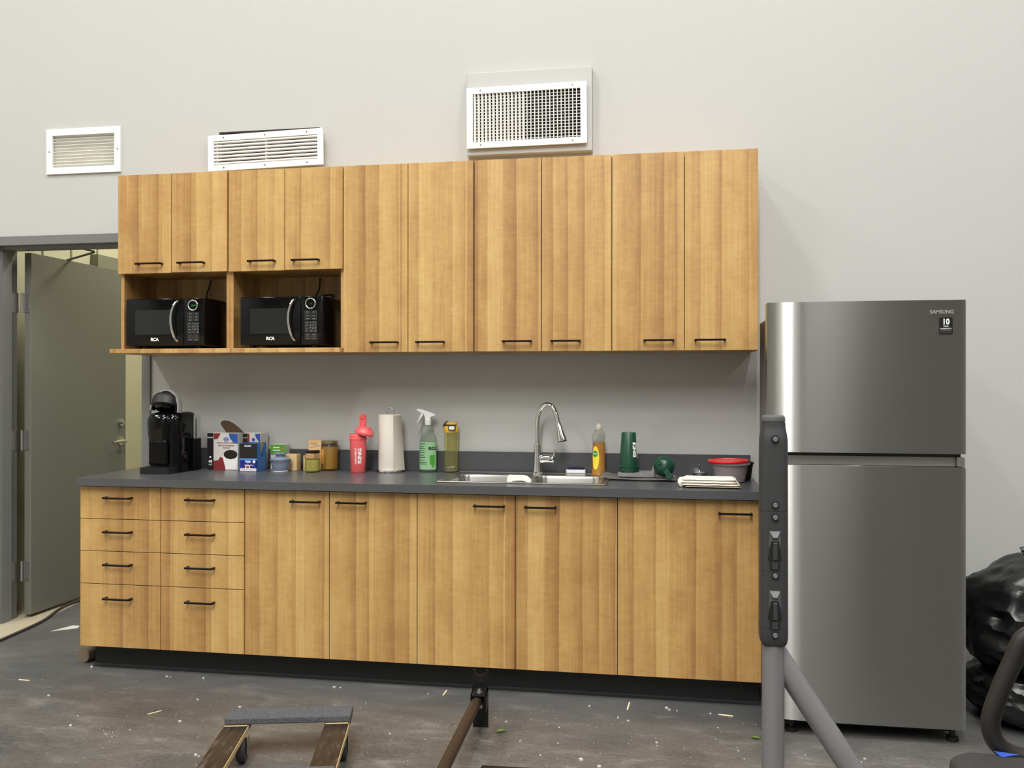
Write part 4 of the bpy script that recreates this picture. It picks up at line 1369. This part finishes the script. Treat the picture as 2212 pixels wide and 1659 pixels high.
for py in (947, 1087, 1113, 1237, 1363.5):
    z = zpx(py); y = -CD / 2
    bm = new(); cyl(bm, (.001, y + .004, z), (.001, y - .0035, z), .0125, .0115, 24); rg = obj('bolt_ring', bm, RINGM, t, True)
    bm = new(); lathe(bm, [(.0072, 0), (.0072, .004), (.006, .0056), (.0038, .0058), (.0034, .004), (0, .004)], 20); bmesh.ops.transform(bm, matrix=Matrix.Translation((.001, y - .0025, z)) @ Matrix.Rotation(PI / 2, 4, 'X'), verts=bm.verts); obj('bolt', bm, BOLT, rg, True)
for pa, pb in ((1142, 1224), (1269, 1351)):
    za, zc = zpx(pb), zpx(pa); y = -CD / 2; hh = zc - za
    # wedge with dark slot and lever
    bm = new(); vs = [(-.0155, y, zc), (.0155, y, zc), (.006, y - .012, zc - .018), (-.006, y - .012, zc - .018)]
    bm.faces.new([bm.verts.new(p) for p in vs])
    prism(bm, [(-.0155, zc), (.0155, zc), (.017, zc - hh * .42), (-.017, zc - hh * .42)], 'y', y - .001, y + .004)
    wd_ = obj('wedge', bm, P('wedge plastic', (78, 79, 80), 0.45), t)
    bm = new(); prism(bm, [(-.011, zc - hh * .28), (.011, zc - hh * .28), (.0195, zc - hh * .72), (.014, zc - hh * .78), (.0135, za), (-.0135, za), (-.014, zc - hh * .78), (-.0195, zc - hh * .72)], 'y', y - .0035, y + .003); obj('slot', bm, BLACKM, t)
    B('slot_lever', -.0055, .0068, y - .010, y - .0036, zc - hh * .75, zc - hh * .30, COV, t, .002)
    B('slot_tongue', -.0085, .0085, y - .005, y - .0036, za + .001, zc - hh * .80, COV, t, .0005)
# diagonal brace and floor rails
q0 = at(1672, 1405, 'y', PYY + .03) - Vector((pc.x, PYY, 0)); q1 = at(1838, 1659, 'y', PYY + .0) - Vector((pc.x, PYY, 0))
dirv = (q1 - q0); q2 = q0 + dirv * ((q0.z - .03) / (q0.z - q1.z))
bm = new(); tube(bm, [q0, q0 + dirv * .5, q2], 25.5 * mpp, 36, True, 1.0); obj('diagonal_brace', bm, TUBEM, t, True)
bm = new(); tube(bm, [Vector((q0.x + .03, q0.y, q0.z - .05)), Vector((q0.x + .036, q0.y - .002, q0.z - .06))], [.03, .031], 20); obj('weld_collar', bm, TUBEM, t, True)
B('floor_rail', -.05, q2.x + .08, q2.y - .04, .045, 0, .05, TUBEM, t, .006)

# furniture dolly
A = at(484, 1553, 'z', .14); Bp = at(757, 1546, 'z', .14)
ang = math.atan2(Bp.y - A.y, Bp.x - A.x); dl = (Bp - A).length
t = thing('furniture_dolly', 'worn wooden furniture dolly with grey carpeted crossbars on casters', 'dolly', (A.x, A.y, 0), rz=ang)
CARP = P('grey carpet', (98, 100, 104), 0.98); _c = noise_(CARP, mapv(CARP), 240.0, 4, .7)
lk(CARP, ramp(CARP, _c, [(.3, (50, 51, 54)), (.7, (114, 116, 120))]), bsdf(CARP).inputs['Base Color']); bump(CARP, _c, .9, .006)
DWOOD = P('dark worn stained board', (58, 44, 36), 0.35)
_w = noise_(DWOOD, mapv(DWOOD, (40, 8, 8), src='Object'), 1.0, 5, .65)
lk(DWOOD, ramp(DWOOD, _w, [(.35, (30, 23, 20)), (.56, (50, 40, 34)), (.68, (88, 80, 74)), (.8, (160, 156, 150))]), bsdf(DWOOD).inputs['Base Color'])
RAWW = P('raw pine edge', (196, 172, 126), 0.7)
for y0 in (0, -.525):
    cb = B('crossbar', .002, dl - .002, y0 + .004, y0 + .1, .116, .134, RAWW, t)
    B('carpet_wrap', 0, dl, y0, y0 + .104, .117, .140, CARP, cb, .004, 2)
for x0 in (.0, dl - .092):
    sb = B('side_board', x0, x0 + .088, -.54, .096, .094, .1155, DWOOD, t, .002)
    B('worn_edge', x0 + .0875, x0 + .0895, -.42, -.004, .096, .1145, RAWW, sb)
    B('worn_end', x0 + .003, x0 + .085, -.010, -.002, .1154, .1164, RAWW, sb)
for x0, yy in ((.075, -.045), (dl - .022, -.045), (.075, -.46), (dl - .022, -.46)):
    bm = new(); prism(bm, rrect(.06, .05, .006, 4, x0 - .02, yy), 'z', .090, .094); cs = obj('caster', bm, HINGEM, t)
    bm = new()
    for s in (-.021, .019): box(bm, x0 + s, x0 + s + .002, yy - .012, yy + .03, .03, .09)
    obj('caster_fork', bm, HINGEM, cs)
    bm = new(); lathe(bm, [(0, -.014), (.02, -.016), (.038, -.015), (.0425, -.009), (.0435, 0), (.0425, .009), (.038, .015), (.02, .016), (0, .014)], 28)
    bmesh.ops.transform(bm, matrix=Matrix.Translation((x0, yy, .0436)) @ Matrix.Rotation(PI / 2, 4, 'Y'), verts=bm.verts); wv = obj('wheel', bm, P('grey rubber tyre', (52, 52, 52), 0.6), cs, True)

# gym bar bracket
pb = at(1038, 1571, 'z', 0)
t = thing('bar_holder', 'black steel bar holder with forked plate and brown steel pipe', 'bar holder', (pb.x, pb.y, 0), rz=math.radians(6))
zt_ = at(1040, 1447, 'y', pb.y).z
hw = .0305
poly = [(-hw, 0), (hw, 0), (hw, zt_ - .003), (hw - .004, zt_)]
poly += [(hw - .009, zt_ - .002)] + [(.0215 * math.cos(a), zt_ - .004 + .0195 * math.sin(a)) for a in [-PI * k / 10 for k in range(1, 10)]] + [(-hw + .009, zt_ - .002), (-hw + .004, zt_), (-hw, zt_ - .003)]
bm = new(); prism(bm, poly, 'y', 0, .008); pl = obj('fork_plate', bm, BLACKP, t)
B('plate_hole', -.005, .006, -.0008, .0005, zt_ - .048, zt_ - .034, KICK, pl)
B('plate_pin', -.006, .007, -.002, .0005, zt_ * .335, zt_ * .335 + .013, HINGEM, pl)
zb0, zb1 = at(1030, 1540, 'y', pb.y - .09).z, at(1030, 1503, 'y', pb.y - .09).z
bm = new(); box(bm, -hw, hw, -.09, 0, zb1 - .004, zb1); box(bm, -hw, -hw + .004, -.09, 0, zb0, zb1); box(bm, hw - .004, hw, -.09, 0, zb0, zb1)
sk_ = obj('socket', bm, BLACKP, t)
bm = new(); lathe(bm, [(.013, 0), (.013, .002), (.008, .0025), (.008, .009), (.0055, .010), (.0055, .013), (0, .013)], 18, (.0, -.05, zb1)); obj('bolt', bm, BOLT, sk_, True)
inv = Matrix.Rotation(math.radians(-6), 4, 'Z')
zp = (zb0 + zb1) / 2 + .006
far = at(959, 1659, 'z', zp); loc = inv @ (Vector((far.x, far.y, 0)) - Vector((pb.x, pb.y, 0)))
loc = Vector((loc.x, loc.y, zp)); st_ = Vector((-.004, -.03, zp)); ext_ = (loc - st_) * 2.4 + st_
PIPE = P('brown oxidised pipe', (72, 60, 52), 0.4, 0.6)
bm = new(); tube(bm, [st_, loc, ext_], .0205, 24); obj('pipe', bm, PIPE, t, True)
bm = new(); box(bm, ext_.x - .03, ext_.x + .03, ext_.y - .004, ext_.y + .004, 0, zp + .03); obj('foot_plate', bm, BLACKP, t)
# black beam on the floor
a = at(1040, 1652, 'z', .05); b = at(1200, 1660.5, 'z', .05)
bang = math.atan2(b.y - a.y, b.x - a.x)
bm = new(); box(bm, 0, .7, -.06, 0, 0, .05, .003); o = obj('steel_beam', bm, BLACKP); o.location = (a.x, a.y, 0); o.rotation_euler.z = bang
tag(o, 'black square steel beam lying on the floor in front of the sink', 'beam')

# mallet head by the drawer cabinet
q = at(176, 1432, 'z', 0)
t = thing('mallet', 'grey-brown mallet with orange band lying against the drawer cabinet', 'mallet', (q.x + .004, q.y + .006, 0), rz=math.radians(-12))
bm = new(); cyl(bm, (0, 0, .0385), (0, .07, .0385), .0375, n=32); obj('head', bm, P('worn grey rubber', (112, 100, 80), 0.7), t, True)
bm = new(); cyl(bm, (0, .07, .0385), (0, .11, .0385), .030, n=28); nk = obj('head_sleeve', bm, P('scuffed grey metal', (120, 120, 116), 0.45, 0.6), t, True)
bm = new(); cyl(bm, (0, .082, .0385), (0, .098, .0385), .0308, n=28); obj('orange_band', bm, P('orange plastic', (190, 104, 34), 0.5), nk, True)
bm = new(); cyl(bm, (0, .11, .0385), (0, .16, .0385), .0375, n=32); obj('head', bm, MATS['worn grey rubber'], t, True)

# cord and scraps
ca, cb_ = at(-60, 1412, 'z', 0), at(169, 1301, 'z', 0)
mid = at(85, 1348, 'z', 0)
bm = new(); tube(bm, smoothpath([(ca.x, ca.y, .008), (mid.x, mid.y, .008), (cb_.x, cb_.y, .008), (cb_.x + .25, cb_.y + .75, .008)], 8), .0075, 10)
o = obj('floor_cord', bm, P('dark purple cord', (58, 48, 50), 0.5), None, True); tag(o, 'dark cord running over the floor into the doorway', 'cord')
PAPW = P('white paper', (198, 198, 192), 0.7)
pts = [at(x, y, 'z', .001) for x, y in ((108, 1364), (158, 1351), (172, 1352), (168, 1357))]
bm = new(); va = [bm.verts.new((p.x, p.y, .0006)) for p in pts]; vb = [bm.verts.new((p.x, p.y, .0016)) for p in pts]; bm.faces.new(va); bm.faces.new(vb); bridge(bm, va, vb)
o = obj('paper_scrap', bm, PAPW); tag(o, 'white pointed paper scrap on the floor near the doorway', 'paper')
LEAF = P('green leaf', (126, 158, 60), 0.5)


def leaf(px, py, s, rz, label):
    p = at(px, py, 'z', 0)
    bm = new(); n = 8; rows_ = []
    for i in range(n + 1):
        u = i / n; w_ = .0105 * math.sin(PI * min(1, u * 1.02 + .02)) + .0006
        rows_.append([bm.verts.new(((u - .5) * .05 * s, k * w_ * s, .003 + .012 * s * (abs(k) ** 1.5) * .6 + .006 * s * math.sin(PI * u))) for k in (-1, -.5, 0, .5, 1)])
    for a_, b_ in zip(rows_, rows_[1:]):
        for k in range(4): bm.faces.new((a_[k], a_[k + 1], b_[k + 1], b_[k]))
    bmesh.ops.solidify(bm, geom=bm.faces[:], thickness=.0006)
    zz = min(v.co.z for v in bm.verts); bmesh.ops.translate(bm, verts=bm.verts, vec=(0, 0, -zz + .0004))
    o = obj('leaf', bm, LEAF, None, True); o.location = (p.x, p.y, 0); o.rotation_euler.z = rz
    tag(o, label, 'leaf', 'leaves on the floor')


leaf(1083, 1583, .85, .5, 'green leaf on the floor beside the bar holder')
leaf(1633, 1597, .7, -.3, 'green leaf on the floor beside the gym post')
leaf(1313, 1500, .5, 1.0, 'tiny green leaf at the toe kick under the sink cabinet')


def stick(px0, py0, px1, py1, w, label, nm='wood_splinter'):
    a_, b_ = at(px0, py0, 'z', .002), at(px1, py1, 'z', .002)
    bm = new(); l = (b_ - a_).length
    box(bm, 0, l, -w / 2, w / 2, 0, .003, .0008)
    o = obj(nm, bm, MATS['print cream']); o.location = (a_.x, a_.y, .0003); o.rotation_euler.z = math.atan2(b_.y - a_.y, b_.x - a_.x)
    tag(o, label, 'splinter', 'splinters on the floor')


stick(957, 1502, 965, 1491, .006, 'pale wood splinter near the fork plate of the bar holder')
stick(1355, 1533, 1360, 1517, .006, 'pale stick with dark tip in front of the single door cabinet')
stick(1552, 1543, 1584, 1547, .008, 'pale flat splinter near the gym post')
stick(318, 1543, 349, 1535, .004, 'thin straw sliver on the floor before the second drawer stack')
stick(41, 1468, 64, 1470, .006, 'short pale chip lying out on the floor by the doorway')
# crumbs of plaster and paint
bm = new(); rnd = random.Random(3)


def crumb(px, py, s):
    p = at(px, py, 'z', 0)
    k = rnd.choice((4, 5, 6)); a0 = rnd.random() * 6
    st2 = rnd.uniform(.5, 1.0)
    lo = [bm.verts.new((p.x + s * math.cos(a0 + 2 * PI * i / k) * rnd.uniform(.7, 1.2), p.y + st2 * s * math.sin(a0 + 2 * PI * i / k) * rnd.uniform(.7, 1.2), .0004)) for i in range(k)]
    hi = [bm.verts.new((v.co.x * .85 + p.x * .15, v.co.y * .85 + p.y * .15, .0004 + s * .7)) for v in lo]
    bm.faces.new(lo); bm.faces.new(hi); bridge(bm, lo, hi)


for px, py, s in ((105, 1503, 6), (152, 1568, 6), (168, 1547, 4), (360, 1462, 6), (368, 1463, 4), (388, 1559, 6), (380, 1545, 3), (281, 1577, 3), (518, 1528, 6), (538, 1612, 6), (427, 1512, 5), (423, 1632, 7), (430, 1635, 5),
                  (439, 1466, 6), (722, 1485, 6), (735, 1486, 4), (925, 1499, 4), (790, 1519, 3), (1093, 1560, 5), (842, 1586, 6), (1123, 1602, 4), (1167, 1632, 4), (1273, 1526, 5), (1335, 1551, 5), (1357, 1558, 6), (1418, 1605, 5),
                  (1440, 1530, 7), (1446, 1534, 6), (1462, 1536, 4), (1295, 1657, 8), (1255, 1642, 8), (1535, 1542, 4), (1551, 1573, 4), (1205, 1606, 4), (1208, 1572, 4), (198, 1441, 7), (1420, 1612, 3), (1595, 1623, 4), (1608, 1640, 3), (1868, 1640, 5), (1860, 1647, 4), (1740, 1632, 3)):
    crumb(px, py, s * .00105)
for k in range(190):
    px_r = rnd.uniform(0, 1640); lo_ = 1462 + max(0, px_r - 198) * .0593
    crumb(px_r, lo_ + (1660 - lo_) * rnd.random() ** .9, rnd.uniform(.0008, .0026))
for k in range(34):
    crumb(rnd.gauss(240, 14), rnd.gauss(1582, 7), rnd.uniform(.001, .0025))
o = obj('floor_debris', bm, PAPW, kind='stuff'); o['label'] = 'white plaster crumbs scattered over the concrete floor'; o['category'] = 'debris'

# ------------------------------------------------------------------ rubbish bags
BAGM = P('black bin bag film', (15, 15, 16), 0.33)


def bag(label, c, r, seed, neck=None, rough=1.0, top=9.0):
    bm = new(); bmesh.ops.create_icosphere(bm, subdivisions=5, radius=1.0)
    for v in bm.verts:
        d = v.co.normalized()
        n1 = noise.noise(d * 1.6 + Vector((seed, 0, 0))) * .14
        q = d * 3.1 + Vector((0, seed, 0))
        ridge = 1 - abs(noise.noise(q)) * 2
        q2 = d * 6.5 + Vector((seed, seed, 1))
        ridge2 = 1 - abs(noise.noise(q2)) * 2
        k = 1 + n1 + rough * (.075 * ridge + .022 * ridge2) - .07
        p = Vector((d.x * r[0], d.y * r[1], d.z * r[2])) * k
        if neck and d.z > .75: p.z += neck * (d.z - .75) * 4
        v.co = p
    zmin = -r[2] * .82
    for v in bm.verts: v.co.z = max(v.co.z, zmin)
    bmesh.ops.translate(bm, verts=bm.verts, vec=(0, 0, -zmin))
    for v in bm.verts: v.co.z = min(v.co.z, top + .006 * noise.noise(v.co * 9))
    o = obj('rubbish_bag', bm, BAGM, None, True); o.location = c
    return tag(o, label, 'bin bag', 'bin bags beside the fridge')


bag('knotted black bin bag heaped on top of another bag', (4.215, -.50, .212), (.30, .29, .232), 3.2, .02)
bag('flattened black bin bag under the knotted one by the fridge', (4.235, -.52, .0005), (.29, .29, .155), 8.1, None, .8, .2)
bm = new()
for k in range(9):
    a = 2 * PI * k / 9
    tube(bm, smoothpath([(.012 * math.cos(a), .012 * math.sin(a), 0), (.02 * math.cos(a), .02 * math.sin(a), .03), (.055 * math.cos(a), .05 * math.sin(a), .06 + .02 * math.sin(3 * a)), (.085 * math.cos(a), .07 * math.sin(a), .05 + .03 * math.cos(2 * a))], 4), .012, 6, True, .3)
kn = obj('bag_knot', bm, BAGM, bpy.data.objects['rubbish_bag'], True); kn.location = (.03, -.06, .40)

# ------------------------------------------------------------------ office chair
ca_ = at(2034, 1609, 'z', .475)
t = thing('office_chair', 'black office chair with looped armrests next to the rubbish bags', 'chair', (ca_.x, ca_.y, 0), rz=math.radians(-8))
SEATM = P('charcoal seat fabric', (46, 45, 43), 0.7)
ARMM = P('black arm plastic', (34, 32, 30), 0.42)
bm = new(); secs = []
for z, s in ((.405, .93), (.415, .98), (.44, 1.0), (.462, .99), (.472, .95), (.475, .88)):
    secs.append([(x, y, z) for x, y in rrect(.48 * s, .48 * s, .07 * s, 7, .245, -.245)])
loft(bm, secs); se = obj('seat', bm, SEATM, t, True)
bm = new(); prism(bm, rrect(.46, .46, .06, 6, .245, -.245), 'z', .392, .406); obj('seat_pan', bm, ARMM, se, True)
bm = new(); secs = []
for z, off, s in ((.56, .0, .85), (.6, -.012, .97), (.75, -.02, 1.0), (.95, .01, .98), (1.02, .03, .85)):
    secs.append([(.49 + off + y, -.245 + x * s, z) for x, y in rrect(.44, .05, .022, 5)])
loft(bm, secs); obj('backrest', bm, SEATM, t, True)
T('back_bar', [(.3, -.245, .40), (.47, -.245, .40), (.535, -.245, .47), (.54, -.245, .68)], .018, ARMM, t, 12, 6, 2.2)
for yy in (.03, -.52):
    pts = [(.33, yy, .455), (.2, yy, .455), (.135, yy, .475), (.113, yy, .53), (.133, yy, .61), (.163, yy, .69), (.185, yy, .742), (.23, yy, .762), (.36, yy, .757), (.395, yy, .70), (.38, yy, .55), (.36, yy, .475), (.33, yy, .455)]
    bm = new(); tube(bm, smoothpath(pts, 6), .0225, 12, True, .95); ar = obj('armrest', bm, ARMM, t, True)
    B('arm_pad', .2, .46, yy - .035, yy + .035, .772, .795, ARMM, ar, .012, 3, smooth=True)
    B('arm_bracket', .26, .33, min(yy, -.245 + (.2 if yy > -.2 else -.2)), max(yy, -.245 + (.2 if yy > -.2 else -.2)), .388, .40, ARMM, ar)
bm = new(); cyl(bm, (.245, -.245, .10), (.245, -.245, .395), .026, n=20); obj('gas_column', bm, BLACKP, t, True)
for k in range(5):
    a = 2 * PI * k / 5 + .3
    ex, ey = .245 + .27 * math.cos(a), -.245 + .27 * math.sin(a)
    bm = new(); tube(bm, [Vector((.245, -.245, .115)), Vector((ex, ey, .075))], [.026, .017], 12); bl = obj('base_leg', bm, ARMM, t, True)
    bm = new(); cyl(bm, (ex - .022 * math.sin(a), ey + .022 * math.cos(a), .0285), (ex + .022 * math.sin(a), ey - .022 * math.cos(a), .0285), .028, n=20); cyl(bm, (ex, ey, .03), (ex, ey, .075), .007, n=10); obj('caster', bm, BLACKM, bl, True)
tp = at(2176, 1628, 'z', .477)
bm = new(); va = [(-.025, .012), (.026, .0), (-.02, -.022)]
prism(bm, va, 'z', 0, .0012); o = obj('tape_scrap', bm, P('blue painter tape', (42, 78, 176), 0.6)); o.location = (tp.x, tp.y, .4755)
tag(o, 'blue tape scrap lying on the office chair seat', 'tape')
